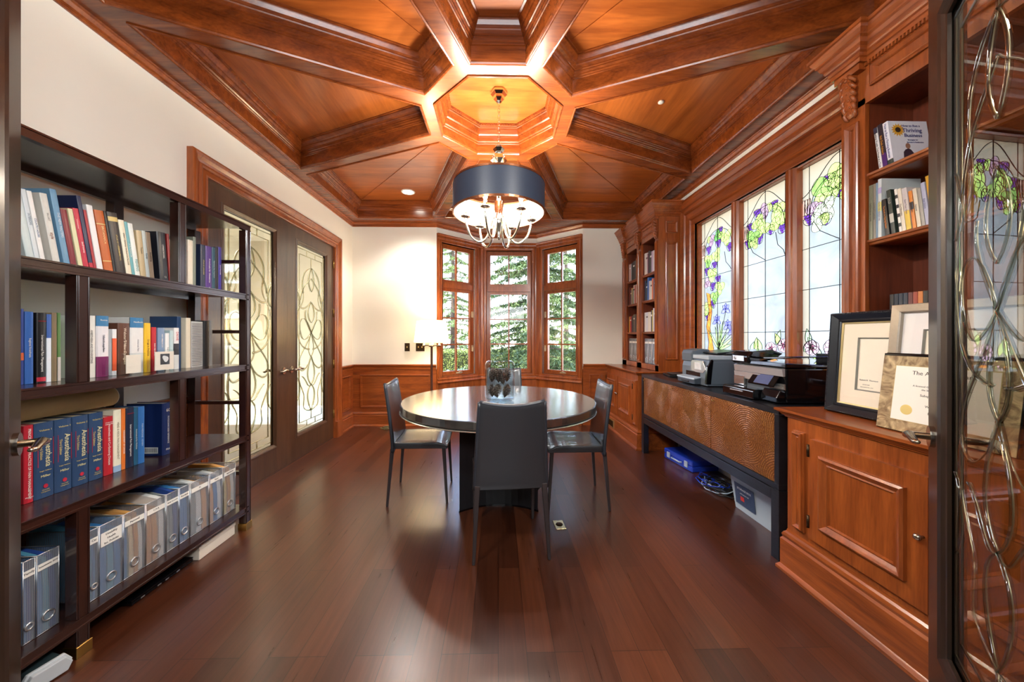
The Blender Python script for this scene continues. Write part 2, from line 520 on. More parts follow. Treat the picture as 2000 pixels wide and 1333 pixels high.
def bay_wall(name, P, Q, x0, x1, N, ext0, ext1, num, hw):
    L = math.hypot(Q[0] - P[0], Q[1] - P[1])
    U = ((Q[0] - P[0]) / L, (Q[1] - P[1]) / L, 0)
    fr = wallframe((P[0], P[1], 0), U, N)
    z0, z1 = 0.69, 2.60
    w_ = MB()
    def bx(a0, a1, b0, b1, c0=0.0, c1=-0.14, mm=0, q=w_):
        q.prism([(a0, b0), (a1, b0), (a1, b1), (a0, b1)], c1, c0, fr, mm)
    e0, e1 = ext0, ext1
    bx(-e0, x0, 0, 3.15); bx(x1, L + e1, 0, 3.15); bx(x0, x1, 0, z0); bx(x0, x1, z1, 3.15)
    struct(name, w_, wall_paint)
    # wood panelling under the sill and the casing around the opening
    t = MB()
    t.prism([(0.0, 0), (L, 0), (L, 0.60), (0.0, 0.60)], 0.0, 0.014, fr)
    t.sweep([(0.0, 0.0), (L, 0.0)], [(0.0, 0.014), (0.0, 0.034), (0.17, 0.034), (0.185, 0.026), (0.195, 0.014)], fr, False)
    # casing: flat boards to both ends of the wall then a moulded frame
    t.prism([(0, 0.60), (x0, 0.60), (x0, 2.715), (0, 2.715)], 0.0, 0.016, fr)
    t.prism([(x1, 0.60), (L, 0.60), (L, 2.715), (x1, 2.715)], 0.0, 0.016, fr)
    t.prism([(x0, 2.60), (x1, 2.60), (x1, 2.715), (x0, 2.715)], 0.0, 0.016, fr)
    t.prism([(x0, 0.60), (x1, 0.60), (x1, 0.69), (x0, 0.69)], 0.0, 0.016, fr)
    pf = [(0.0, 0.016), (0.0, 0.040), (0.012, 0.044), (0.024, 0.036), (0.030, 0.028), (0.045, 0.026), (0.058, 0.034), (0.066, 0.028), (0.075, 0.016)]
    for zz, sg in ((2.715, -1), (0.595, 1)):
        t.sweep([(0, zz), (L, zz)] if sg > 0 else [(L, zz), (0, zz)], pf, fr, False)
    pf2 = [(-0.055, 0.016), (-0.055, 0.030), (-0.045, 0.033), (-0.036, 0.022), (-0.012, 0.020), (-0.006, 0.026), (0.0, 0.022), (0.0, -0.13)]
    t.sweep([(x0, z0), (x1, z0), (x1, z1), (x0, z1)], pf2, fr, True)
    trim_ = struct('trim_%d' % num, t, cherry_z)
    # window: frame, two sashes, transom rail, muntins, panes
    f = MB()
    fw = 0.035
    def ring(q, a0, a1, b0, b1, wd, c0, c1):
        q.prism([(a0, b0), (a1, b0), (a1, b0 + wd), (a0, b0 + wd)], c1, c0, fr)
        q.prism([(a0, b1 - wd), (a1, b1 - wd), (a1, b1), (a0, b1)], c1, c0, fr)
        q.prism([(a0, b0 + wd), (a0 + wd, b0 + wd), (a0 + wd, b1 - wd), (a0, b1 - wd)], c1, c0, fr)
        q.prism([(a1 - wd, b0 + wd), (a1, b0 + wd), (a1, b1 - wd), (a1 - wd, b1 - wd)], c1, c0, fr)
    ring(f, x0, x1, z0, z1, 0.018, -0.03, -0.12)
    f.prism([(x0 + .018, 1.965), (x1 - .018, 1.965), (x1 - .018, 2.045), (x0 + .018, 2.045)], -0.11, -0.015, fr)
    win = struct('window_%d' % num, f, cherry_z)
    a0, a1 = x0 + 0.018, x1 - 0.018
    for nm, b0, b1, rows, extra in (('upper_sash', 2.045, z1 - 0.018, 1, 0), ('lower_sash', z0 + 0.018, 1.965, 3, 0)):
        q = MB()
        wd = 0.042
        ring(q, a0, a1, b0, b1, wd, -0.045, -0.095)
        mid = (a0 + a1) / 2
        q.prism([(mid - .010, b0 + wd), (mid + .010, b0 + wd), (mid + .010, b1 - wd), (mid - .010, b1 - wd)], -0.09, -0.055, fr)
        for r_ in range(1, rows):
            zz = b0 + wd + (b1 - b0 - 2 * wd) * r_ / rows
            q.prism([(a0 + wd, zz - .010), (a1 - wd, zz - .010), (a1 - wd, zz + .010), (a0 + wd, zz + .010)], -0.088, -0.056, fr)
        so = obj(nm, q, cherry_z, win)
        g = MB()
        g.prism([(a0 + wd, b0 + wd), (a1 - wd, b0 + wd), (a1 - wd, b1 - wd), (a0 + wd, b1 - wd)], -0.074, -0.070, fr)
        obj('pane', g, pane_glass, so)
    # hardware
    if hw:
        for zz in (1.60, 1.08):
            q = MB()
            aa = x1 - 0.02 if hw > 0 else x0 + 0.02
            q.prism([(aa - .014, zz - .045), (aa + .014, zz - .045), (aa + .014, zz + .045), (aa - .014, zz + .045)], -0.045, -0.028, fr)
            q.tube([fr((aa, zz + .02, -.025)), fr((aa - .01 * hw, zz - .01, -.010)), fr((aa - .012 * hw, zz - .05, -.012))], 0.007, 6)
            obj('sash_lock', q, brassy, win)
        q = MB()
        aa = (x0 + x1) / 2 + 0.03
        q.prism([(aa - .05, .708), (aa + .05, .708), (aa + .04, .728), (aa - .04, .728)], -0.045, -0.028, fr)
        q.tube([fr((aa - .03, .722, -.03)), fr((aa + .01, .735, -.014)), fr((aa + .05, .722, -.014))], 0.006, 6)
        obj('crank_handle', q, brassy, win)
    return fr

nL = (0.658, -0.753, 0)
nR = (-0.655, -0.756, 0)
bay_wall('wall_bay_left', BA, BB, 0.075, 0.675, nL, 0.0, 0.05, 1, 1)
bay_wall('wall_bay_centre', BB, BC, 0.092, 0.792, (0, -1, 0), 0.05, 0.05, 2, 0)
bay_wall('wall_bay_right', BC, BD, 0.118, 0.718, nR, 0.05, 0.0, 3, -1)

# ---- wainscot, chair rail and baseboard on the back and left walls
rail_prof = [(0.0, 0.795), (0.018, 0.795), (0.020, 0.815), (0.012, 0.822), (0.016, 0.832), (0.030, 0.845), (0.034, 0.862), (0.030, 0.868), (0.0, 0.870)]
base_prof = [(0.0, 0.0), (0.040, 0.0), (0.040, 0.016), (0.030, 0.026), (0.026, 0.030), (0.026, 0.155), (0.018, 0.165), (0.024, 0.176), (0.020, 0.190), (0.012, 0.197), (0.010, 0.205)]
def wains(fr, a0, a1, panels, q):
    q.prism([(a0, 0), (a1, 0), (a1, 0.80), (a0, 0.80)], 0.0, 0.010, fr)
    pp = [(0.0, 0.010), (0.0, 0.024), (0.008, 0.026), (0.014, 0.018), (0.022, 0.018), (0.028, 0.010)]
    for p0, p1 in panels:
        q.sweep([(p0, 0.265), (p1, 0.265), (p1, 0.725), (p0, 0.725)], pp, fr, True)
frB = wallframe((XL, YB, 0), (1, 0, 0), (0, -1, 0))
mb = MB()
wains(frB, 0, 1.175, [(0.115, 1.09)], mb)
struct('trim_4', mb, cherry_x)
mb = MB()
frBR = wallframe((BD[0], YB, 0), (1, 0, 0), (0, -1, 0))
wains(frBR, 0, 0.42, [(0.09, 0.24)], mb)
struct('trim_5', mb, cherry_x)
frL = wallframe((XL, YB, 0), (0, -1, 0), (1, 0, 0))
mb = MB()
wains(frL, 0, 0.41, [(0.11, 0.355)], mb)
wains(frL, YB - 2.28, YB - YF, [(YB - 2.15, YB - 1.3), (YB - 1.2, YB - 0.4)], mb)
struct('trim_6', mb, cherry_y)
mb = MB()
mb.sweep([(BA[0], YB), (XL, YB), (XL, 4.422)], rail_prof, closed=False)
mb.sweep([(XL, 2.28), (XL, YF)], rail_prof, closed=False)
mb.sweep([(1.62, YB), (BD[0], YB)], rail_prof, closed=False)
struct('trim_7', mb, cherry_x)
mb = MB()
mb.sweep([(BA[0], YB), (XL, YB), (XL, 4.422)], base_prof, closed=False)
struct('baseboard_back', mb, cherry_x)
mb = MB()
mb.sweep([(XL, 2.28), (XL, YF)], base_prof, closed=False)
struct('baseboard_left', mb, cherry_y)

# ---- cornice where the walls meet the ceiling
cor = [(0.0, 2.798), (0.010, 2.798), (0.016, 2.806), (0.012, 2.813), (0.020, 2.818), (0.030, 2.836), (0.036, 2.839), (0.040, 2.845), (0.040, 2.852)]
mb = MB()
mb.sweep([(XL, YF), (XR, YF), (XR, YB), BD, BC, BB, BA, (XL, YB)], cor, closed=True)
struct('trim_8', mb, cherry_x)

# ---- glazed double doors in the left wall
def door_pattern():
    """curves of the leaded bevel design, x in -1..1 and t in 0..1 (half of it is mirrored)"""
    def bez(p0, p1, p2, p3, k=10):
        out = []
        for i in range(k + 1):
            u = i / k; a = (1 - u) ** 3; b = 3 * u * (1 - u) ** 2; c = 3 * u * u * (1 - u); d = u ** 3
            out.append((a * p0[0] + b * p1[0] + c * p2[0] + d * p3[0], a * p0[1] + b * p1[1] + c * p2[1] + d * p3[1]))
        return out
    half = [
        bez((0, .885), (.45, .87), (.75, .82), (.55, .74)), bez((.55, .74), (.40, .68), (.95, .66), (.90, .60)),
        bez((0, .885), (.18, .85), (.30, .80), (0, .755)), bez((0, .83), (.20, .80), (.62, .79), (.75, .70)),
        bez((.75, .70), (.85, .63), (.30, .66), (0, .70)), bez((0, .70), (.22, .67), (.36, .62), (0, .585)),
        bez((.90, .60), (1.0, .52), (.80, .44), (.10, .44)), bez((0, .53), (.45, .66), (1.0, .60), (.70, .52)),
        bez((.70, .52), (.55, .47), (.25, .50), (0, .53)), bez((0, .53), (.30, .58), (.50, .62), (.40, .65)),
        bez((0, .53), (.40, .44), (.85, .42), (.80, .36)), bez((0, .53), (.18, .47), (.30, .43), (0, .40)),
        bez((.80, .36), (.75, .30), (.20, .34), (0, .40)), bez((.80, .36), (.98, .28), (.60, .24), (.50, .20)),
        bez((0, .40), (.30, .33), (.35, .28), (0, .245)), bez((.50, .20), (.42, .15), (.80, .12), (0, .105)),
        bez((.62, .30), (.30, .28), (.25, .22), (0, .245)), bez((0, .245), (.35, .22), (.30, .16), (0, .105)),
        bez((.95, .74), (.80, .72), (.70, .66), (.95, .64)), bez((.95, .30), (.72, .28), (.72, .20), (.95, .18)),
    ]
    full = []
    for c in half:
        full.append(c); full.append([(-x, t) for x, t in c])
    full += [[(-.95, .03), (-.95, .97)], [(.95, .03), (.95, .97)], [(-.95, .97), (.95, .97)], [(-.95, .03), (.95, .03)],
             [(-.80, .94), (.80, .94)], [(-.80, .06), (.80, .06)], [(-.80, .06), (-.80, .94)], [(.80, .06), (.80, .94)],
             [(-.3, .94), (-.3, .97)], [(.3, .94), (.3, .97)], [(-.3, .03), (-.3, .06)], [(.3, .03), (.3, .06)],
             [(0, .885), (0, .94)], [(0, .06), (0, .105)]]
    return full

came_brass = plain('brass_came', (224, 204, 160), 0.28, 0.55, noise=0.03)
bevel_glass = None
def bevel_material():
    m, n, b = newmat('cut_bevel_glass')
    b.inputs['Base Color'].default_value = srgb(250, 250, 244)
    b.inputs['Transmission Weight'].default_value = 1.0
    b.inputs['Roughness'].default_value = 0.02
    b.inputs['IOR'].default_value = 1.5
    return m
bevel_glass = glass_mat('cut_bevel_glass', (222, 228, 222), .03, ior=2.1)

def door_leaf(root, wd, fr, z0, z1, gz0, gz1, st, wood_m, sign, cr=0.0026, cm=None):
    """a glazed leaf in wall frame fr: a 0..wd, thickness centred on c=0; sign=+1 puts the handle at a=wd"""
    T2 = 0.0225
    q = MB()
    for (a0, a1, b0, b1) in ((0, st, z0, z1), (wd - st, wd, z0, z1), (st, wd - st, z0, gz0), (st, wd - st, gz1, z1)):
        q.prism([(a0, b0), (a1, b0), (a1, b1), (a0, b1)], -T2, T2, fr)
    for s in (1, -1):
        pr = [(-.012, T2 * s), (-.008, (T2 + .006) * s), (.004, (T2 + .006) * s), (.014, (T2 + .001) * s), (.024, (T2 - .006) * s), (.030, (T2 - .008) * s), (.030, 0.006 * s)]
        q.sweep([(st, gz0), (wd - st, gz0), (wd - st, gz1), (st, gz1)], pr, fr, True)
    obj('stile_frame', q, wood_m, root)
    g = MB()
    g.prism([(st, gz0), (wd - st, gz0), (wd - st, gz1), (st, gz1)], -0.003, 0.003, fr)
    obj('glass', g, door_glass, root)
    hw = (wd - 2 * st) / 2 - 0.03; cx = wd / 2
    H = gz1 - gz0
    c1 = MB(); c2 = MB()
    for k, cv in enumerate(DP):
        pts = [fr((cx + x * hw, gz0 + t * H, 0)) for x, t in cv]
        c1.tube(pts, cr, 5, 0)
        c2.tube(pts, cr * 3.2, 6, 0, flat=0.2)
    obj('came', c1, cm or came_brass, root)
    obj('bevels', c2, bevel_glass, root)
    # lever handles on both faces
    for s in (1, -1):
        h = MB()
        a = wd - 0.06 if sign > 0 else 0.06
        d = -1 if sign > 0 else 1
        zc = 0.93
        h.prism([(a + .026 * math.cos(t * PI / 10), zc + .034 * math.sin(t * PI / 10)) for t in range(20)], T2 * s, (T2 + .012) * s, fr)
        h.tube([fr((a, zc, T2 * s)), fr((a, zc, (T2 + .050) * s)), fr((a + d * .02, zc + .002, (T2 + .060) * s)), fr((a + d * .06, zc + .012, (T2 + .062) * s)), fr((a + d * .10, zc - .002, (T2 + .058) * s)), fr((a + d * .125, zc + .002, (T2 + .056) * s))],
               [.011, .011, .012, .012, .009, .006], 10)
        obj('lever_handle', h, nickel, root)
    return root

DP = door_pattern()
mb = MB()
frD = wallframe((XL, 0, 0), (0, 1, 0), (1, 0, 0))
cas = [(-.005, -0.13), (-.005, .022), (.004, .026), (.010, .018), (.035, .016), (.042, .026), (.055, .032), (.070, .024), (.085, .028), (.105, .042), (.122, .048), (.132, .046), (.136, .040), (.136, 0.0)]
mb.sweep([(4.285, 0.0), (4.285, 2.37), (2.42, 2.37), (2.42, 0.0)], [(-o, c) for o, c in cas], frD, False)
for a in (4.280, 2.282):
    mb.prism([(a, 0), (a + .145, 0), (a + .145, .20), (a, .20)], 0.0, 0.052, frD)
struct('trim_9', mb, cherry_z)
dr = struct('door_1', MB().box(XL - .13, XL + .0, 2.42, 4.285, 0.0, 0.012), plain('door_sill', (70, 46, 34), .4))
wdl = 0.9305
hinge = None
for i, (a0, sg) in enumerate(((2.422, 1), (3.3535, -1))):
    fr = wallframe((XL - 0.025, a0, 0), (0, 1, 0), (1, 0, 0))
    e = bpy.data.objects.new('door_leaf', None); COL.objects.link(e); e.parent = dr; e['kind'] = 'structure'
    door_leaf(e, wdl, fr, 0.014, 2.365, 0.235, 2.24, 0.155, french_wood, sg, .0034)
for y_ in (2.43, 4.277):
    for z_ in (0.30, 0.92, 1.55, 2.15):
        q = MB()
        q.tube([(XL + .004, y_, z_ - .05), (XL + .004, y_, z_ + .05)], .008, 8)
        obj('hinge', q, brass, dr)

# ---- the open glazed pair the picture is taken through
for num, (hx, hy, dx, dy) in ((2, (-0.93, 0.43, -0.66, 0.75)), (3, (0.884, 0.45, 0.66, 0.75))):
    U = Vector((dx, dy, 0)).normalized()
    N = Vector((-U.y, U.x, 0))
    e = bpy.data.objects.new('door_%d' % num, None); COL.objects.link(e); e['kind'] = 'structure'
    e.location = (hx, hy, 0)
    fr = wallframe((0, 0, 0), U, N)
    door_leaf(e, 0.86, fr, 0.014, 2.40, 0.255, 2.25, 0.115, door_wood, 1, .0019, plain('zinc_came', (150, 140, 116), .3, .8, noise=.03))

# ---- the room beyond the glazed doors
hall_paint = plain('pale_hall_paint', (214, 204, 184), 0.8, noise=0.03, nscale=2)
mb = MB()
mb.box(-4.75, -4.62, 0.4, 6.4, 0, 3.1)
mb.box(-4.75, XL - .13, 6.3, 6.4, 0, 3.1)
mb.box(-4.75, XL - .13, 0.4, 0.5, 0, 3.1)
mb.box(-4.75, XL - .13, 0.4, 6.4, 3.0, 3.1)
struct('wall_side_room', mb, hall_paint)
mb = MB()
mb.box(-4.62, -4.58, 0.5, 6.3, 0, 0.16)
for k in range(4):
    y0 = 1.2 + k * 1.25
    mb.sweep([(y0, 0.3), (y0 + 1.0, 0.3), (y0 + 1.0, 0.8), (y0, 0.8)], [(0, 0), (0, .02), (.03, .02), (.04, 0)], wallframe((-4.62, 0, 0), (0, 1, 0), (1, 0, 0)), True)
struct('baseboard_side_room', mb, plain('white_trim', (240, 236, 226), .5))
# ================================================================== CEILING
OCY = 2.527                      # centre of the octagon
def oct_pts(ap, cyy=OCY):
    r = ap / math.cos(PI / 8)
    return [(r * math.cos(R(22.5 + 45 * k)), cyy + r * math.sin(R(22.5 + 45 * k))) for k in range(8)]
IX, NY, FY = 1.866, 0.47, 4.585   # inner faces of the perimeter beams
h, ap = 0.160, 0.545
coffers = []
# side coffers
for s in (1, -1):
    p = [(s * ap, OCY - h), (s * IX, 1.79), (s * IX, 3.262), (s * ap, OCY + h)]
    coffers.append(p if s > 0 else p[::-1])
# far and near coffers
p = [(h, OCY + ap), (0.715, FY), (-0.715, FY), (-h, OCY + ap)]
coffers.append(p)
p = [(-h, OCY - ap), (-0.715, NY), (0.715, NY), (h, OCY - ap)]
coffers.append(p)
# corner coffers
cin, cout = 0.487, 0.275
for sx_ in (1, -1):
    for sy_ in (1, -1):
        yy = FY if sy_ > 0 else NY
        p = [(sx_ * cout, OCY + sy_ * 0.529), (sx_ * cin, OCY + sy_ * 0.290), (sx_ * IX, OCY + sy_ * 0.870), (sx_ * IX, yy), (sx_ * 0.872, yy)]
        a = sum(p[i][0] * p[(i + 1) % 5][1] - p[(i + 1) % 5][0] * p[i][1] for i in range(5))
        coffers.append(p if a > 0 else p[::-1])
octo = oct_pts(0.432)
outer = [(XL - .02, YF - .02), (XR + .02, YF - .02), (XR + .02, YB + .01), (BD[0], YB + .01), (BC[0], 5.36), (BB[0], 5.36), (BA[0], YB + .01), (XL - .02, YB + .01)]

def inside(pt, poly):
    x, y = pt; c = False
    for i in range(len(poly)):
        x1, y1 = poly[i]; x2, y2 = poly[i - 1]
        if (y1 > y) != (y2 > y) and x < (x2 - x1) * (y - y1) / (y2 - y1) + x1: c = not c
    return c
vs, es = [], []
for poly in [outer, octo] + coffers:
    o = len(vs); n_ = len(poly)
    vs += [Vector(p_) for p_ in poly]
    es += [(o + i, o + (i + 1) % n_) for i in range(n_)]
V2, E2, F2 = delaunay_2d_cdt(vs, es, [], 0, 1e-5)[:3]
mb = MB()
keep = []
for f_ in F2:
    c_ = sum((V2[i] for i in f_), Vector((0, 0))) / len(f_)
    if inside(c_, outer) and not inside(c_, octo) and not any(inside(c_, q) for q in coffers): keep.append(tuple(f_))
mb.add([(v.x, v.y, ZB) for v in V2], keep)
crown = [(-.016, ZB + .001), (-.016, ZB - .006), (-.010, ZB - .009), (-.004, ZB - .006), (0, ZB + .002), (0, ZB + .004), (.004, ZB + .007), (.004, ZB + .092), (.010, ZB + .095), (.010, ZB + .101), (.017, ZB + .106), (.017, ZB + .114),
         (.026, ZB + .121), (.026, ZB + .128), (.033, ZB + .131), (.033, ZB + .138), (.044, ZB + .150), (.047, ZB + .156), (.047, ZB + .161), (.055, ZB + .170), (.066, ZB + .188), (.068, ZB + .192),
         (.068, ZB + .197), (.078, ZB + .199), (.078, ZB + .206), (.084, ZB + .206)]
for poly in coffers:
    mb.sweep(poly, crown)
# recess of the octagon, with its rope-carved top bead
ocr = [(-.014, ZB + .001), (-.014, ZB - .007), (-.006, ZB - .010), (0, ZB - .003), (0, ZB + .004), (.003, ZB + .006), (.003, ZB + .072), (.009, ZB + .076), (.009, ZB + .086), (.018, ZB + .092), (.022, ZB + .118),
       (.025, ZB + .128), (.025, ZB + .136), (.034, ZB + .144), (.044, ZB + .176), (.046, ZB + .186), (.054, ZB + .190), (.054, ZB + .198), (.062, ZB + .200), (.062, ZB + .222), (.066, ZB + .224)]
mb.sweep(octo, ocr)
oi = oct_pts(0.432 - 0.058)
for i in range(8):
    a = Vector(oi[i]); b = Vector(oi[(i + 1) % 8])
    for k in range(14):
        p_ = a.lerp(b, (k + .5) / 14)
        mb.ball((p_.x, p_.y, ZB + .211), 0.0085, 6)
ceiling = struct('ceiling', mb, [wood('cherry_ceiling_shaded', (92, 39, 14), (154, 78, 30), 'x', .26, .3)], fixn=False)  # same cherry as elsewhere, darkened to put the beams' shade into the colour

# flat panels above the coffers
mb = MB()
panel_wood = [wood('cherry_panel_x', (136, 66, 24), (192, 108, 46), 'x', .28, .22, 5), wood('cherry_panel_y', (136, 66, 24), (192, 108, 46), 'y', .28, .22, 5)]
for k, poly in enumerate(coffers):
    mb.prism(poly, ZB + .205, ZB + .235, IDF, 1 if k < 2 else 0)
for sx_ in (1, -1):
    for sy_ in (1, -1):
        yy = FY if sy_ > 0 else NY
        a = Vector((sx_ * .45, OCY + sy_ * .475, ZB + .204)); b = Vector((sx_ * (IX - .08), yy - sy_ * .08, ZB + .204))
        mb.bar(a, b, .012, .008, 0)
mb.prism(octo, ZB + .222, ZB + .25, IDF, 0)
struct('ceiling_panel', mb, panel_wood, parent=ceiling)
mb = MB()
mb.box(XL - .13, XR + .16, YF - .15, 5.5, 3.12, 3.16)
struct('ceiling_deck', mb, wall_paint)

# ---- chandelier
CX, CYY = 0.004, OCY
ch = thing('chandelier', 'drum shade chandelier with six curved chrome arms hanging from the octagon', 'chandelier', (CX, CYY, 0))
hexr = lambda q, prof: q.lathe(prof, 6, (0, 0, 0), 0, False)
q = MB(); hexr(q, [(0.045, 3.068), (0.062, 3.062), (0.062, 3.045), (0.045, 3.028), (0.040, 3.010), (0.022, 2.992), (0.010, 2.985)])
obj('canopy', q, chrome, ch)
q = MB()
zc = 2.99; k = 0
while zc > 2.675:
    pts = []
    for t in range(12):
        a = 2 * PI * t / 12
        u, v_ = 0.0075 * math.cos(a), 0.016 * math.sin(a)
        pts.append((u, 0, zc - .014 + v_) if k % 2 == 0 else (0, u, zc - .014 + v_))
    q.tube(pts, 0.0022, 5, closed=True)
    zc -= 0.0245; k += 1
obj('chain', q, chrome, ch)
q = MB(); hexr(q, [(0.006, 2.672), (0.028, 2.662), (0.044, 2.640), (0.030, 2.618), (0.018, 2.610), (0.048, 2.590), (0.062, 2.556), (0.030, 2.532), (0.016, 2.515)])
q.lathe([(0.013, 2.52), (0.013, 2.24)], 12); q.lathe([(0.035, 2.25), (0.035, 2.10), (0.028, 2.08), (0.018, 2.03), (0.010, 2.0), (0.013, 1.98), (0.001, 1.968)], 20)
for a_ in range(3):
    q.tube([(0, 0, 2.355), (0.333 * math.cos(a_ * 2 * PI / 3 + .4), 0.333 * math.sin(a_ * 2 * PI / 3 + .4), 2.355)], .004, 6)
obj('stem', q, chrome, ch)
navy = plain('navy_string_shade', (36, 45, 60), 0.45, noise=0.15, nscale=90, spec=.4)
lining = None
m_, n_, b_ = newmat('cream_shade_lining')
b_.inputs['Base Color'].default_value = srgb(176, 156, 122); b_.inputs['Roughness'].default_value = 0.6
lining = m_
q = MB()
q.lathe([(0.338, 2.166), (0.338, 2.363)], 64, cap=False)
q.lathe([(0.331, 2.166), (0.331, 2.363)], 64, m=1, cap=False)
sh = obj('shade', q, [navy, lining], ch, fixn=False)
q = MB()
for zz in (2.158, 2.357):
    q.lathe([(0.330, zz), (0.3405, zz), (0.3405, zz + .014), (0.330, zz + .014), (0.330, zz)], 64, cap=False, smooth=False)
obj('shade_rim', q, plain('copper_rim', (150, 96, 66), .25, .9), sh)
m_, n_, b_ = newmat('lit_bulb')
b_.inputs['Emission Color'].default_value = (1.0, 0.80, 0.50, 1); b_.inputs['Emission Strength'].default_value = 9
b_.inputs['Base Color'].default_value = (1, .95, .85, 1)
bulb_m = m_
for i in range(6):
    a = R(60 * i + 8)
    ca, sa = math.cos(a), math.sin(a)
    prof = [(.022, 2.19), (.060, 2.08), (.085, 1.993), (.125, 1.952), (.170, 1.958), (.215, 2.005), (.240, 2.075), (.245, 2.122)]
    # smooth the arm through its points
    pts = []
    for j in range(len(prof) - 1):
        p0 = prof[max(j - 1, 0)]; p1 = prof[j]; p2 = prof[j + 1]; p3 = prof[min(j + 2, len(prof) - 1)]
        for s_ in range(4):
            t = s_ / 4
            f = lambda k_: 0.5 * (2 * p1[k_] + (-p0[k_] + p2[k_]) * t + (2 * p0[k_] - 5 * p1[k_] + 4 * p2[k_] - p3[k_]) * t * t + (-p0[k_] + 3 * p1[k_] - 3 * p2[k_] + p3[k_]) * t ** 3)
            pts.append((f(0) * ca, f(0) * sa, f(1)))
    pts.append((prof[-1][0] * ca, prof[-1][0] * sa, prof[-1][1]))
    q = MB(); q.tube(pts, 0.0085, 8)
    arm = obj('arm', q, chrome, ch)
    ex, ey = .245 * ca, .245 * sa
    q = MB(); q.lathe([(0.006, 2.117), (0.034, 2.123), (0.038, 2.133), (0.030, 2.135), (0.012, 2.137), (0.011, 2.170), (0.013, 2.174)], 16, (ex, ey, 0))
    obj('candle_cup', q, chrome, arm)
    q = MB(); q.lathe([(0.006, 2.174), (0.014, 2.188), (0.017, 2.206), (0.013, 2.226), (0.005, 2.244), (0.001, 2.252)], 12, (ex, ey, 0))
    obj('bulb', q, bulb_m, arm)
    lamp('chandelier_bulb_light', 'POINT', (CX + ex, CYY + ey, 2.272), 5.0, (1.0, 0.92, 0.82), 0.03)

# ---- recessed light, two added fill downlights and smoke sensor
m_, n_, b_ = newmat('lit_downlight')
b_.inputs['Emission Color'].default_value = (1.0, 0.93, 0.80, 1); b_.inputs['Emission Strength'].default_value = 6
dl = thing('recessed_light', 'round white recessed downlight in the back left ceiling coffer', 'ceiling light', (-1.117, 4.251, ZB + .205))
q = MB(); q.lathe([(0.085, 0), (0.083, -.006), (0.066, -.008), (0.062, -.002)], 32); obj('trim_ring', q, plain('white_enamel', (245, 242, 235), .35), dl)
q = MB(); q.lathe([(0.062, -.004), (0.001, -.003)], 32, cap=False); obj('lens', q, m_, dl)
lamp('recessed_and_added_spot', 'SPOT', (-1.117, 4.251, ZB + .185), 24, (1.0, 0.95, 0.87), 0.08, (0, 0, 0), None, R(120))
for xx in (-1.2, 1.2):  # pair of out-of-view downlights added to brighten walls and room
    dup(dl, (xx, .36, ZB - .001), (0, 0, 0), 'added unseen fill downlight in the %s end of the front ceiling beam' % ('left' if xx < 0 else 'right'))
    d_ = Vector((-xx * 1.7, 1.5, -1.35)).normalized()
    lamp('recessed_and_added_spot', 'SPOT', (xx, .36, ZB - .03), 66 if xx < 0 else 72, (1.0, 0.98, 0.94), 0.16, d_.to_track_quat('-Z', 'Y').to_euler(), None, R(112))
q = MB(); q.lathe([(0.022, 0), (0.022, -.006), (0.014, -.012), (0.001, -.013)], 20, (1.243, 2.585, ZB + .205))
tag(obj('ceiling_sensor', q, MC['white_enamel']), 'small round white sensor on the right hand ceiling panel', 'sensor')
# ================================================================== RIGHT WALL: STAINED GLASS
def stained(name, rgb, var=0.25, scale=9, amt=0.85):
    m, n, b = newmat(name)
    n.nodes.remove(b)
    tcn = n.nodes.new('ShaderNodeTexCoord')
    nz = n.nodes.new('ShaderNodeTexNoise')
    nz.inputs['Scale'].default_value = scale; nz.inputs['Detail'].default_value = 5; nz.inputs['Distortion'].default_value = 1.6
    n.links.new(tcn.outputs['Object'], nz.inputs['Vector'])
    mr = n.nodes.new('ShaderNodeMapRange'); mr.inputs[1].default_value = .3; mr.inputs[2].default_value = .7
    n.links.new(nz.outputs[0], mr.inputs[0])
    mx = n.nodes.new('ShaderNodeMix'); mx.data_type = 'RGBA'
    c = srgb(*rgb)
    mx.inputs[6].default_value = tuple(k * (1 - var) for k in c[:3]) + (1,)
    mx.inputs[7].default_value = tuple(min(1, k * (1 + var)) for k in c[:3]) + (1,)
    n.links.new(mr.outputs[0], mx.inputs[0])
    tl = n.nodes.new('ShaderNodeBsdfTranslucent'); n.links.new(mx.outputs[2], tl.inputs[0])
    df = n.nodes.new('ShaderNodeBsdfDiffuse'); n.links.new(mx.outputs[2], df.inputs[0])
    gl = n.nodes.new('ShaderNodeBsdfGlossy'); gl.inputs['Roughness'].default_value = .12
    m1 = n.nodes.new('ShaderNodeMixShader'); m1.inputs[0].default_value = amt
    n.links.new(df.outputs[0], m1.inputs[1]); n.links.new(tl.outputs[0], m1.inputs[2])
    m2 = n.nodes.new('ShaderNodeMixShader'); m2.inputs[0].default_value = .05
    n.links.new(m1.outputs[0], m2.inputs[1]); n.links.new(gl.outputs[0], m2.inputs[2])
    n.links.new(m2.outputs[0], n.nodes['Material Output'].inputs[0])
    return m
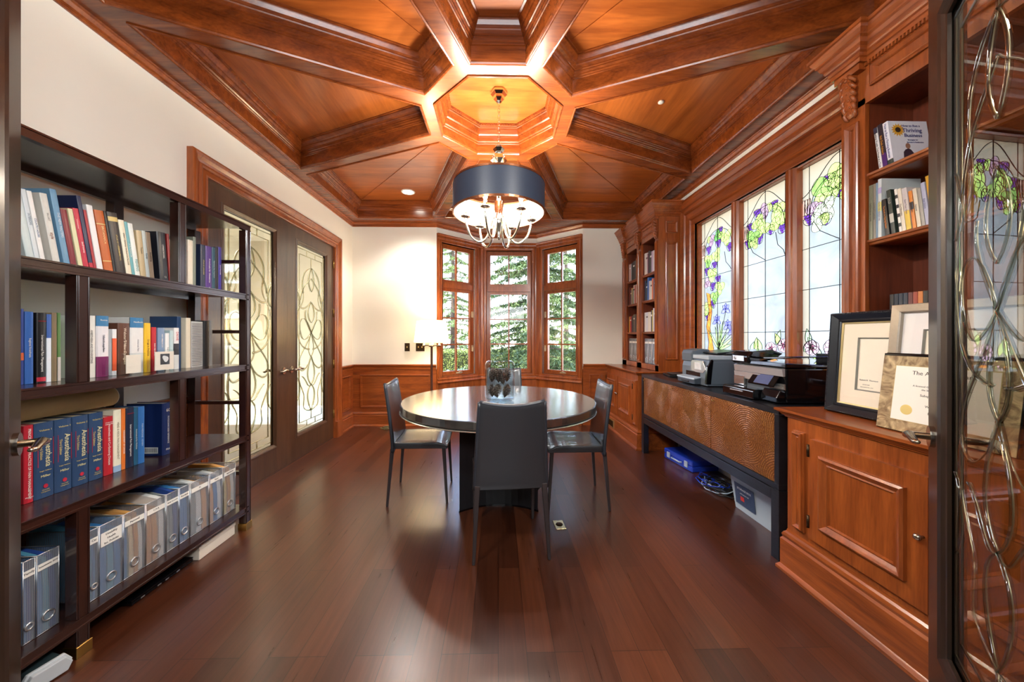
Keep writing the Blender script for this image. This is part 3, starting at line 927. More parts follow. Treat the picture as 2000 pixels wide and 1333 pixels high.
SG = {'cream': stained('glass_cream', (124, 117, 99), .04, 5), 'sky': stained('glass_sky_opal', (112, 115, 110), .16, 4.5),
      'capital': stained('glass_capital', (150, 122, 104), .1), 'l': stained('glass_lime', (142, 168, 84), .3, 14), 'g': stained('glass_green', (104, 140, 66), .4, 14),
      'd': stained('glass_dark_green', (74, 116, 58), .45, 14), 'v': stained('glass_violet_leaf', (128, 104, 112), .3, 14), 'w': stained('glass_pale_leaf', (160, 166, 130), .25, 14),
      'grape': stained('glass_grape', (72, 34, 108), .3, 20), 'trunk': stained('glass_trunk', (170, 100, 40), .5, 16), 'iris': stained('glass_iris', (104, 104, 190), .35, 18),
      'rose': stained('glass_rose', (176, 142, 148), .12, 16), 'rose2': stained('glass_rose_dark', (176, 100, 116), .15, 16), 'bl': stained('glass_blade', (134, 162, 96), .2, 16), 'bl2': stained('glass_sage', (130, 154, 114), .25, 16)}
SGK = list(SG.keys())
RX = 2.112
frG = wallframe((RX, 0, 0), (0, 1, 0), (-1, 0, 0))
def oval(cx, cz, rx, rz, n=18, rot=0.0, wob=0.0, sd=0):
    rnd = random.Random(sd); ph = [rnd.uniform(0, 6.28) for _ in range(3)]
    out = []
    for i in range(n):
        a = 2 * PI * i / n
        k = 1 + wob * (math.sin(3 * a + ph[0]) * .6 + math.sin(2 * a + ph[1]) * .4)
        x, z = rx * k * math.cos(a), rz * k * math.sin(a)
        out.append((cx + x * math.cos(rot) - z * math.sin(rot), cz + x * math.sin(rot) + z * math.cos(rot)))
    return out
def blade(cx, cz, L, wd, rot, n=8):
    pts = [(t, wd * math.sin(PI * min(1, t / L) ** .8)) for t in [L * i / n for i in range(n + 1)]]
    pts = pts + [(t, -wdz) for t, wdz in reversed(pts[1:-1])]
    return [(cx + x * math.cos(rot) - z * math.sin(rot), cz + x * math.sin(rot) + z * math.cos(rot)) for x, z in pts]

mb = MB()
pr10 = [(-.205, .004), (-.205, .044), (-.195, .050), (-.18, .038), (-.165, .030), (-.155, .038), (-.145, .038), (-.135, .024), (-.085, .018), (-.075, .026), (-.06, .026), (-.05, .012), (-.012, .008), (-.006, .012), (0, .008), (0, -.02), (.012, -.024), (.020, -.02), (.020, -.10)]
frW = wallframe((XR, 0, 0), (0, 1, 0), (-1, 0, 0))
mb.sweep([(WY0, WZ0), (WY1, WZ0), (WY1, WZ1), (WY0, WZ1)], pr10, frW, False)
mb.sweep([(3.725, 2.62), (WY0, 2.62)], [(-o - .10, c) for o, c in [(0, .0), (0, .060), (-.010, .066), (-.02, .056), (-.035, .052), (-.045, .060), (-.055, .054), (-.075, .040), (-.085, .044), (-.10, .030), (-.10, 0)]], frW, False)
struct('trim_10', mb, cherry_y)
mb = MB()
for yc in (2.372, 2.941):
    fr = wallframe((XR, yc, 0), (0, 1, 0), (-1, 0, 0))
    mb.sweep([(0, WZ0), (0, WZ1)], [(-.046, -.09), (-.046, -.02), (-.030, -.004), (-.018, .0), (-.010, .008), (.010, .008), (.018, .0), (.030, -.004), (.046, -.02), (.046, -.09)], fr, False)
struct('trim_11', mb, cherry_z)

leaf_sets = {
 1: dict(leaf=[(3.347, 2.212, 'v', .085), (3.239, 2.226, 'd', .085), (3.121, 2.175, 'l', .105), (3.18, 2.217, 'l', .075), (3.389, 2.019, 'g', .1), (3.263, 2.044, 'l', .1), (3.333, 1.87, 'l', .11), (3.403, 1.795, 'v', .08), (3.213, 1.724, 'l', .1), (3.287, 1.642, 'g', .09), (3.397, 1.533, 'l', .1)],
         grape=[(3.383, 2.121), (3.234, 2.147), (3.074, 2.077), (3.211, 2.259), (3.289, 1.949), (3.414, 1.911), (3.319, 1.748), (3.239, 1.803), (3.316, 1.574), (3.406, 1.456)]),
 2: dict(leaf=[(2.652, 2.256, 'v', .09), (2.67, 2.208, 'v', .06), (2.73, 2.177, 'l', .1), (2.688, 2.124, 'l', .11), (2.796, 2.073, 'g', .11), (2.771, 2.023, 'l', .07), (2.538, 2.141, 'l', .12), (2.527, 2.216, 'l', .09)],
         grape=[(2.739, 2.253), (2.575, 2.256), (2.816, 2.165), (2.718, 2.043), (2.604, 2.084), (2.495, 2.063), (2.84, 2.034)]),
 3: dict(leaf=[(2.068, 2.268, 'l', .12), (2.074, 2.222, 'l', .1), (2.164, 2.202, 'g', .15), (2.135, 2.14, 'l', .09), (2.218, 2.117, 'v', .11), (2.162, 2.078, 'w', .11), (2.206, 2.015, 'w', .1), (2.012, 2.118, 'g', .08), (1.99, 2.043, 'v', .1), (1.96, 1.878, 'v', .1), (1.95, 1.802, 'l', .09)],
         grape=[(2.135, 2.256), (2.07, 2.162), (2.155, 2.015), (2.275, 2.048), (1.96, 2.06)]),
}
for num, (y0, y1) in enumerate(((2.975, 3.51), (2.405, 2.905), (1.80, 2.335)), 1):
    g = MB(); ln = MB(); rnd = random.Random(num); sheet = []
    ki = SGK.index
    zb_, zt_ = WZ0 + .02, WZ1 - .02
    mid = (y0 + y1) / 2 if num != 3 else 2.067
    sp = 2.0
    def piece(poly, kk, c0=-.003, c1=.003, line=True, r=.0022):
        sheet.append((poly, ki(kk)))
        if line: ln.tube([frG((a, b, .003)) for a, b in poly], r, 5, closed=True)
    def line(pts, r=.0024):
        ln.tube([frG((a, b, .003)) for a, b in pts], r, 5)
    # background panes
    c0, c1 = y0 + .062, y1 - .062
    piece([(c0, zb_), (c1, zb_), (c1, zt_), (c0, zt_)], 'sky', -.003, .0)
    for a0, a1 in ((y0, c0), (c1, y1)):
        piece([(a0, zb_), (a1, zb_), (a1, 2.06), (a0, 2.06)], 'cream', -.003, .001)
    arch = []
    for i in range(15):
        t = -1 + 2 * i / 14
        arch.append((mid + t * (c1 - c0) / 2, 2.10 + .19 * math.sqrt(max(0, 1 - t * t))))
    piece([(y1, 2.06), (y1, zt_), (y0, zt_), (y0, 2.06), (c0, 2.06)] + arch + [(c1, 2.06)], 'cream', -.003, .0012)
    for s, a in ((1, y0 + .004), (-1, y1 - .004)):
        for j in range(3):
            b = a + s * .021 * j
            piece([(b, 2.085), (b + s * .020, 2.085), (b + s * .028, 2.15), (b + s * .022, 2.19), (b + s * .006, 2.19), (b, 2.15)], 'capital', -.002, .004, True, .002)
        piece([(a, 2.06), (a + s * .064, 2.06), (a + s * .064, 2.085), (a, 2.085)], 'capital', -.002, .004, True, .002)
    for s, e_ in ((1, y1), (-1, y0)):
        dist = abs(e_ - mid)
        line([(mid + s * dist * t, zt_ - .01 - (.02 * t + .17 * (1 - math.cos(PI * t)) / 2)) for t in [i / 12 for i in range(13)]])
    line([(mid, zb_), (mid, zt_)])
    for zz in (1.29, 1.575, 1.853):
        line([(y0, zz), (y1, zz)])
    # trailing tendrils
    line([(mid + .17, 2.02), (mid + .13, 1.95), (mid + .06, 1.90), (mid, 1.86)]); line([(mid - .10, 2.05), (mid - .12, 1.95), (mid - .17, 1.90), (c0, 1.853)])
    # vine
    S = leaf_sets[num]
    for q, (cy_, cz_) in enumerate(S['grape']):
        for r_ in range(4):
            for c_ in range(4 - r_):
                px = cy_ + (c_ - (3 - r_) / 2) * .021; pz = cz_ + .026 - r_ * .019
                sheet.append((oval(px, pz, .0112, .0112, 7), ki('grape')))
                ln.tube([frG((a, b, .002)) for a, b in oval(px, pz, .0112, .0112, 7)], .0012, 4, closed=True)
        ln.tube([frG((a, b, .003)) for a, b in oval(cy_, cz_, .042, .040, 12, 0, .15, q)], .002, 4, closed=True)
    for q, (cy_, cz_, kk, sz) in enumerate(S['leaf']):
        a0 = rnd.uniform(0, PI)
        for j in range(3):
            a = a0 + j * 2.1
            piece(oval(cy_ + math.cos(a) * sz * .30, cz_ + math.sin(a) * sz * .28, sz * .47, sz * .38, 14, a, .10, q * 3 + j), kk if rnd.random() < .8 else 'l', -.001, .005 + .0007 * j, True, .0015)
    # flowers at the foot
    if num != 2:
        s = 1 if num == 1 else -1
        bx = 3.226 if num == 1 else 1.90
        off = lambda y: y if num == 1 else 1.90 - (y - 3.226) * .6
        tr = [(off(3.42), 1.70), (off(3.36), 1.68), (off(3.33), 1.50), (off(3.36), 1.34), (off(3.30), 1.12), (off(3.24), zb_), (off(3.42), zb_), (off(3.38), 1.2), (off(3.42), 1.36), (off(3.38), 1.52)]
        piece(tr, 'trunk', -.001, .004)
        for (ty, tz) in [(3.279, 1.356), (3.389, 1.325), (3.163, 1.401), (3.114, 1.287), (3.009, 1.262), (3.032, 1.192), (3.21, 1.38)]:
            dy, dz = off(ty) - bx, tz - 1.13
            piece(blade(bx, 1.13, math.hypot(dy, dz), .014, math.atan2(dz, dy)), 'bl', -.001, .006, True, .002)
        for q, (iy, iz) in enumerate([(3.126, 1.519), (3.257, 1.422), (3.097, 1.366), (3.037, 1.317)]):
            iy = off(iy)
            for j in range(5):
                a = PI / 2 + (j - 2) * .85
                piece(blade(iy, iz - .01, .058 if j in (1, 2, 3) else .07, .020, a if j in (1, 2, 3) else a + PI * .06 * (j - 2), 6), 'iris', -.001, .0055 + j * .0004, True, .002)
            line([(iy, iz - .03), (bx, 1.16)], .0022)
    if num != 1:
        roses = [(2.60, 1.16), (2.484, 1.186), (2.72, 1.06)] if num == 2 else [(2.256, 1.178), (2.118, 1.182), (2.02, 1.10)]
        bls = [(2.551, 1.241, .12, 1.9), (2.511, 1.234, .11, 1.1), (2.697, 1.185, .11, 1.2), (2.81, 1.175, .10, 2.0), (2.761, 1.18, .12, 1.7), (2.66, 1.12, .1, .6)] if num == 2 else [(2.272, 1.24, .12, 1.4), (2.224, 1.22, .10, .9), (2.184, 1.17, .12, .8), (2.315, 1.20, .10, 2.2), (2.20, 1.08, .1, 4.2), (2.14, 1.08, .1, 5.2)]
        for (a, b, L_, rt) in bls:
            piece(blade(a, b - .05, L_, .024, rt), 'bl2' if rnd.random() < .6 else 'l', -.001, .005, True, .0022)
        for q, (a, b) in enumerate(roses):
            for j in range(7):
                t = 2 * PI * j / 7 + q
                piece(oval(a + .034 * math.cos(t), b + .030 * math.sin(t), .030, .022, 10, t + PI / 2, .05, j), 'rose', -.001, .006 + .0003 * j, True, .0017)
            for j in range(3):
                t = 2 * PI * j / 3 + q
                piece(oval(a + .010 * math.cos(t), b + .010 * math.sin(t), .016, .011, 8, t, .05, j), 'rose2', -.001, .0095 + .0003 * j, True, .0015)
        for j in range(5):
            piece(oval(y0 + .08 + j * .085, 1.035 + .02 * (j % 2), .05, .035, 12, .4 * j, .12, j), 'trunk' if j % 2 else 'l', -.001, .004)
    e = bpy.data.objects.new('window_%d' % (num + 3), None); COL.objects.link(e); e['kind'] = 'structure'
    # one flat sheet cut into its pieces of glass: every cell takes the uppermost piece drawn there
    vs, es = [], []
    boxes = []
    for poly, kk in sheet:
        o = len(vs); n_ = len(poly)
        vs += [Vector(p_) for p_ in poly]
        es += [(o + i, o + (i + 1) % n_) for i in range(n_)]
        xs = [p_[0] for p_ in poly]; zs = [p_[1] for p_ in poly]
        boxes.append((min(xs), max(xs), min(zs), max(zs)))
    V2, E2, F2 = delaunay_2d_cdt(vs, es, [], 0, 1e-6)[:3]
    fcs, mis = [], []
    for f_ in F2:
        c_ = sum((V2[i] for i in f_), Vector((0, 0))) / len(f_)
        for (poly, kk), (xa, xb, za, zb2) in zip(reversed(sheet), reversed(boxes)):
            if xa <= c_.x <= xb and za <= c_.y <= zb2 and inside(c_, poly):
                fcs.append(tuple(f_)); mis.append(kk); break
    g.add([frG((v.x, v.y, 0)) for v in V2], fcs)
    g.mi = mis
    obj('stained_glass', g, [SG[k] for k in SGK], e, fixn=False)
    obj('lead_came', ln, lead_dark, e)

# ================================================================== BUILT-IN CASEWORK
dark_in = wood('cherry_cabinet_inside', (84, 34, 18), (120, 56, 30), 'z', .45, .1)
crownp = [(0, .0), (.010, .0), (.012, .018), (.018, .022), (.018, .038), (.026, .044), (.030, .052), (.030, .060), (.040, .070), (.046, .088), (.054, .096), (.054, .104), (.066, .120), (.070, .132), (.078, .136), (.078, .150), (0, .150)]
def raised_panel(q, a0, a1, b0, b1, c, fr, inner=True, k=1.0):
    pr = [(0, c), (0, c + .010), (.006, c + .014), (.012, c + .010), (.020, c + .004), (.024, c + .006), (.030, c - .004), (.032, c - .008)]
    pr = [(o * k, c + (h_ - c) * k) for o, h_ in pr]
    q.sweep([(a0, b0), (a1, b0), (a1, b1), (a0, b1)], pr, fr, True)
    if inner:
        w_ = .032 * k
        q.prism([(a0 + w_, b0 + w_), (a1 - w_, b0 + w_), (a1 - w_, b1 - w_), (a0 + w_, b1 - w_)], c - .02, c - .008, fr)
def corbel(q, fr, a, z, w_, dp, h_):
    """carved acanthus bracket: scroll body with leaf lobes"""
    hw_ = w_ / 2
    prof = [(0.0, z), (dp, z), (dp * 1.02, z - h_ * .12), (dp * .92, z - h_ * .25), (dp * .98, z - h_ * .36), (dp * .70, z - h_ * .55), (dp * .45, z - h_ * .78), (dp * .40, z - h_ * .92), (dp * .18, z - h_), (0, z - h_ * .96)]
    def f2(p): return fr((a + p[2], p[1], p[0]))
    q.prism(prof, -hw_ * .62, hw_ * .62, f2)
    for k in range(6):
        t = k / 5
        zz = z - h_ * (.08 + .82 * t); cc = dp * (1.0 - .62 * t)
        for s in (-1, 1):
            q.tube([fr((a + s * hw_ * .25, zz + .02, cc)), fr((a + s * hw_ * .7, zz, cc + .006)), fr((a + s * hw_ * (1.0 - .4 * t), zz - .018, cc * .8)), fr((a + s * hw_ * (.8 - .4 * t), zz - .03, cc * .5))], [.006, .009, .008, .003], 6)
        q.ball(fr((a, zz, cc)), .009 * (1.1 - .5 * t), 8)
    q.box(0, 0, 0, 0, 0, 0) if False else None

def casework(side, y0, y1, u0, u1, xl, xu, doors, stiles, shelves, labels, end, face_y):
    """lower cabinet, worktop and bookcase above; fr maps (y, z, towards the room)"""
    frl = wallframe((xl, 0, 0), (0, 1, 0), (-1, 0, 0))
    fru = wallframe((xu, 0, 0), (0, 1, 0), (-1, 0, 0))
    CT = .868
    lo = thing('base_cabinet', labels[0], 'cabinet', (0, 0, 0))
    q = MB()
    q.box(xl, XR - .01, y0, y1, 0.04, CT - .045)
    obj('body', q, cherry_z, lo, bev=.002)
    bp = [(0, 0), (.036, 0), (.036, .014), (.026, .026), (.022, .030), (.022, .165), (.014, .176), (.018, .190), (.012, .204), (.004, .212), (0, .225)]
    path = [(XR - .01, y1), (xl, y1), (xl, y0), (XR - .01, y0)] if end == 'both' else ([(xl, y1), (xl, y0), (XR - .01, y0)] if end == 'near' else [(XR - .01, y1), (xl, y1), (xl, y0)])
    q = MB(); q.sweep(path, [(-o, z) for o, z in bp], closed=False)
    obj('plinth', q, cherry_y, lo)
    for (a0, a1, hs) in doors:
        d = MB()
        d.prism([(a0, .258), (a1, .258), (a1, .748), (a0, .748)], 0, .020, frl)
        m_ = (a1 - a0) * .165
        raised_panel(d, a0 + m_ * .8, a1 - m_ * .8, .258 + .078, .748 - .062, .020, frl, True, 1.55)
        dd = obj('door', d, cherry_z, lo)
        kn = MB()
        ka = a1 - .016 if hs > 0 else a0 + .012
        Tm = Matrix.Translation(frl((ka, .53, .020))) @ Matrix.Rotation(R(-90), 4, 'Y')
        kn.lathe([(.005, 0), (.004, .012), (.011, .018), (.013, .024), (.009, .030), (.001, .032)], 14, T=Tm)
        obj('knob', kn, nickel, dd)
        ha = a0 - .004 if hs > 0 else a1 + .004
        for zz in (.34, .69):
            hg = MB()
            hg.tube([frl((ha, zz - .03, .022)), frl((ha, zz + .03, .022))], .006, 8)
            obj('hinge', hg, bronze, dd)
    for (a0, a1) in stiles['low']:
        d = MB(); d.prism([(a0, .262), (a1, .262), (a1, .765), (a0, .765)], 0, .012, frl)
        raised_panel(d, a0 + .006, a1 - .006, .268, .759, .012, frl, False)
        obj('pilaster', d, cherry_z, lo)
    # worktop
    q = MB()
    ov = .042
    if end == 'near':
        path = [(xl, y1), (xl, y0), (XR - .012, y0)]
        top = [(xl - ov, y1), (xl - ov, y0 - ov), (XR - .012, y0 - ov), (XR - .012, y1)]
    else:
        path = [(XR - .012, y1), (xl, y1), (xl, y0)]
        top = [(XR - .012, y1 + ov), (xl - ov, y1 + ov), (xl - ov, y0), (XR - .012, y0)]
    q.prism(top, CT - .014, CT)
    tp = [(0, CT - .044), (.008, CT - .044), (.010, CT - .036), (.018, CT - .033), (.026, CT - .022), (.034, CT - .020), (.034, CT - .014), (ov, CT - .012)]
    q.sweep(path, [(-o, z) for o, z in tp], closed=False)
    tag(obj('worktop', q, cherry_y, bev=.002), labels[1], 'worktop')
    # bookcase above
    y0, y1 = u0, u1
    up = thing('built_in_bookcase', labels[2], 'bookcase', (0, 0, 0))
    zt = 2.42
    q = MB()
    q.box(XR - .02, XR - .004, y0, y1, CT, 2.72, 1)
    q.box(xu + .022, XR - .02, y0, y0 + .02, CT, 2.72); q.box(xu + .022, XR - .02, y1 - .02, y1, CT, 2.72)
    q.box(xu, XR - .02, y0, y1, 2.70, 2.72)
    q.box(xu, XR - .02, y0, y1, CT, CT + .006)
    for (a0, a1) in stiles['up']:
        q.box(xu, xu + .022, a0, a1, CT, zt)
        if not (abs(a0 - y0) < .01 or abs(a1 - y1) < .01):
            q.box(xu + .022, XR - .02, (a0 + a1) / 2 - .012, (a0 + a1) / 2 + .012, CT, zt, 1)
        qq = (a1 - a0)
        raised_panel(q, a0 + qq * .2, a1 - qq * .2, CT + .08, zt - .10, .002, fru, False)
    q.box(xu, xu + .022, y0, y1, zt - .03, 2.72)
    q.box(xu, xu + .022, y0, y1, CT, CT + .065)
    for (a0, a1) in stiles['bay']:
        raised_panel(q, a0 + .03, a1 - .03, 2.455, 2.555, .002, fru, False)
        # inside of the bay
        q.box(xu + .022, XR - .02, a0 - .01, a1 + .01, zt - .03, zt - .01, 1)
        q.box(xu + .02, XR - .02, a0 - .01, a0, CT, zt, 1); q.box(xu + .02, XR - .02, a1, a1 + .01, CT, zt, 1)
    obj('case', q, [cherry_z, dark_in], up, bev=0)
    # crown with breaks over the stiles, dentil course below it
    q = MB()
    zc = 2.585
    p_ = []
    blocks = [(a0, a1) for a0, a1 in stiles['up']]
    for (a0, a1) in sorted(blocks, reverse=True):
        c0 = min(a1 + .006, y1 + .002); c1 = a0 - .006
        if end == 'near': c1 = max(c1, y0 - .004)
        p_ += [(xu, c0), (xu - .035, c0), (xu - .035, c1), (xu, c1)]
    if end == 'near': p_ = p_ + [(XR - .01, p_[-1][1])]
    else: p_ = [(XR - .01, p_[0][1])] + p_
    # drop doubled points
    pp = [p_[0]]
    for z_ in p_[1:]:
        if (Vector(z_) - Vector(pp[-1])).length > 1e-4: pp.append(z_)
    q.sweep(pp, [(-o, zc + z) for o, z in crownp], closed=False)
    for (a0, a1) in blocks:
        q.box(xu - .035, xu + .01, a0 - .004, a1 + .004, zc - .03, 2.70)
    yy = y0
    while yy < y1:
        q.box(xu - .012, xu, yy, yy + .007, zc - .018, zc - .002); yy += .014
    obj('crown', q, cherry_y, up)
    for (a0, a1) in blocks:
        q = MB(); corbel(q, fru, (a0 + a1) / 2, zc - .028, min(.075, (a1 - a0) * .9), .036, .20)
        obj('corbel', q, cherry_z, up)
    for (a0, a1) in stiles['bay']:
        for zz in shelves:
            q = MB()
            q.box(xu + .03, XR - .02, a0, a1, zz - .022, zz)
            q.sweep([(a0, 0), (a1, 0)], [(zz - .026, .0), (zz - .026, .008), (zz - .012, .012), (zz - .008, .018), (zz, .020), (zz, .0)], wallframe((xu + .032, 0, 0), (0, 1, 0), (-1, 0, 0)), False) if False else None
            q.prism([(zz, 0), (zz, .024), (zz - .010, .022), (zz - .014, .014), (zz - .024, .010), (zz - .028, .0)], a0, a1, lambda p: Vector((xu + .032 - p[1], p[2], p[0])))
            obj('shelf', q, cherry_y, up)
    if end == 'near':
        q = MB()
        fe = wallframe((XR - .02, y0, 0), (-1, 0, 0), (0, -1, 0))
        wd = XR - .02 - xu
        q.prism([(0, CT), (wd, CT), (wd, zc), (0, zc)], 0, .004, fe)
        raised_panel(q, .055, wd - .075, 1.0, 2.30, .004, fe); raised_panel(q, .055, wd - .075, 2.40, 2.53, .004, fe)
        obj('end_panel', q, cherry_z, up)
    return lo, up

casework('far', 3.76, YB - .012, 3.73, YB - .012, 1.55, 1.765, [(3.865, 4.345, 1), (4.36, 4.80, -1)],
         dict(low=[(3.775, 3.85)], up=[(3.73, 3.81), (4.178, 4.317), (4.672, YB - .012)], bay=[(3.81, 4.178), (4.317, 4.672)]), [1.315, 1.689, 2.005],
         ('cherry base cabinet with two raised panel doors in the back right corner', 'cherry worktop on the back right corner cabinet', 'tall cherry bookcase in the back right corner holding grey magazine files'), 'near', 0)
casework('near', YF + .01, 1.80, YF + .01, 1.745, 1.55, 1.79, [(1.186, 1.650, -1), (.69, 1.165, 1)],
         dict(low=[(1.69, 1.755), (.40, .62)], up=[(1.63, 1.745), (.90, 1.00), (YF + .01, .32)], bay=[(1.0, 1.63), (.32, .90)]), [1.30, 1.722, 2.046],
         ('cherry base cabinet under the framed certificates, nearest on the right', 'cherry worktop carrying the framed certificates', 'tall cherry bookcase on the near right behind the framed certificates'), 'far', 0)
# floor register grille in the plinth of the far cabinet
t = thing('air_register', 'pale bronze air grille low in the back right cabinet plinth', 'vent', (1.55 - .023, 4.60, .095))
q = MB(); q.box(-.008, 0, -.13, .13, -.055, .055); obj('frame', q, plain('grille_bronze', (176, 140, 92), .4, .5), t)
q = MB()
for k in range(13): q.box(-.012, -.007, -.105 + k * .0165, -.097 + k * .0165, -.038, .038)
obj('louvres', q, bronze, t)
# ================================================================== BOOKS
page_m = plain('book_pages', (226, 218, 198), .85, noise=.08, nscale=200)
ink = {}
def inkm(rgb):
    k = 'ink_%d_%d_%d' % rgb
    return plain(k, rgb, .5, noise=0.0)
def coverm(rgb, rough=.38):
    k = 'cover_%d_%d_%d_%d' % (*rgb, int(rough * 100))
    return plain(k, rgb, rough, noise=.05, nscale=60)

def book(loc, wd, ht, dp, rgb, label, face=1, lean=0.0, titles=(), bands=(), group=None, soft=False, yaw=0.0, detail=True, cov=None):
    """upright book: spine on the local x=0 plane looking along face*x, width along +y, pages behind"""
    s = -face
    th = .0012 if soft else .0028
    q = MB()
    e = .0 if soft else .003
    n_ = 5
    # rounded spine joined to two boards
    pr = []
    for i in range(n_ + 1):
        a = PI * i / n_
        pr.append((-face * 0 + face * math.sin(a) * (.001 if soft else min(.006, wd * .12)), wd / 2 - math.cos(a) * wd / 2))
    outl = pr + [(s * dp, wd), (s * dp, wd - th), (s * .004, wd - th), (s * .004, th), (s * dp, th), (s * dp, 0)]
    q.prism([(a, b) for a, b in outl], 0, ht)
    for (b0, b1, m_) in bands:
        q.prism([(face * (.0007) + a * 1.03, b) for a, b in pr] + [(s * .002, wd), (s * .002, 0)], ht * b0, ht * b1, IDF, m_)
    mats = [coverm(rgb)] + [coverm(c) for c in (cov or [])]
    o = obj('book', q, mats)
    o.location = (loc[0], loc[1], loc[2] + (wd * math.sin(-lean) if lean < 0 else 0))
    o.rotation_euler = (lean, 0, yaw)
    tag(o, label, 'book', group)
    q = MB(); q.box(s * .004, s * (dp - e), th, wd - th, e, ht - e)
    obj('pages', q, page_m, o)
    xs = face * ((.001 if soft else min(.006, wd * .12)) + .0012)
    for (body, zc, size, rgb2, kind) in titles:
        if kind == 'v':
            M = basis((xs, wd / 2, ht * zc), (0, 0, -1), (0, face, 0))
            text(body, inkm(rgb2), o, M, size, 'spine_title', width=ht * 1.9 * min(zc, 1 - zc))
        else:
            M = basis((xs, wd / 2, ht * zc), (0, face, 0), (0, 0, 1))
            text(body, inkm(rgb2), o, M, size, 'spine_title', width=wd * .86)
    return o

# ================================================================== LEFT BOOKCASE
FX, BX_ = -1.63, -2.0
bc = thing('open_bookcase', 'dark brown open bookcase with brass feet along the left wall', 'bookcase', (0, 0, 0))
SZ = [.150, .614, 1.073, 1.531, 1.982]
BY0, BY1 = .56, 2.285
for i, z in enumerate(SZ):
    q = MB()
    q.box(BX_, FX - .006, BY0 + .004, BY1 - .004, z - .018, z)
    q.prism([(FX - .008, z), (FX, z - .001), (FX, z - .008), (FX - .004, z - .010), (FX - .004, z - .030), (FX, z - .032), (FX, z - .040), (FX - .026, z - .040), (FX - .026, z - .018)], BY0 + .004, BY1 - (0.0 if i == 4 else .02), lambda p: Vector((p[0], p[2], p[1])))
    q.box(BX_, BX_ + .024, BY0 + .01, BY1 - .01, z - .040, z - .018)
    obj('shelf', q, espresso, bc)
def post(x0, x1, y0, y1, z0, z1, front):
    q = MB(); q.box(x0, x1, y0, y1, z0, z1)
    if front:
        for yy in (y0 + .004, y1 - .008):
            q.box(x1 - .001, x1 + .003, yy, yy + .004, z0, z1)
    obj('upright', q, espresso_z, bc, bev=.0015)
def foot(x0, x1, y0, y1):
    q = MB(); q.box(x0 - .004, x1 + .005, y0 - .004, y1 + .004, 0, .045)
    obj('brass_foot', q, brass, bc, bev=.001)
pw = .044
lv = [(SZ[3], SZ[4] - .04), (SZ[2], SZ[3] - .04), (SZ[1], SZ[2] - .04), (SZ[0], SZ[1] - .04)]
for yy, levels, ft in ((1.802, (0, 2), False), (.98, (0, 2), False), (1.380, (1, 3), True)):
    for l in levels:
        z0, z1 = lv[l]
        post(FX - .05, FX - .004, yy - pw / 2, yy + pw / 2, z0, z1, True)
        post(BX_, BX_ + .046, yy - pw / 2, yy + pw / 2, z0, z1, False)
    if ft:
        for xa, xb in ((FX - .05, FX - .004), (BX_, BX_ + .046)):
            post(xa, xb, yy - pw / 2, yy + pw / 2, .04, SZ[0] - .04, xb > -1.7)
            foot(xa, xb, yy - pw / 2, yy + pw / 2)
for ya, yb in ((BY1 - pw, BY1), (BY0, BY0 + pw)):
    for xa, xb, fr_ in ((FX - .046, FX, True), (BX_, BX_ + .046, False)):
        post(xa, xb, ya, yb, .04, SZ[4] - .04, fr_)
        foot(xa, xb, ya, yb)
    for zz in (1.74, 1.285, .825, .365):
        q = MB(); q.box(BX_ + .046, FX - .046, (ya + yb) / 2 - .012, (ya + yb) / 2 + .012, zz - .011, zz + .011)
        obj('rung', q, espresso, bc)

GOLD = (214, 190, 120); WHT = (240, 238, 232); BLK = (30, 30, 34); REDI = (190, 40, 60)
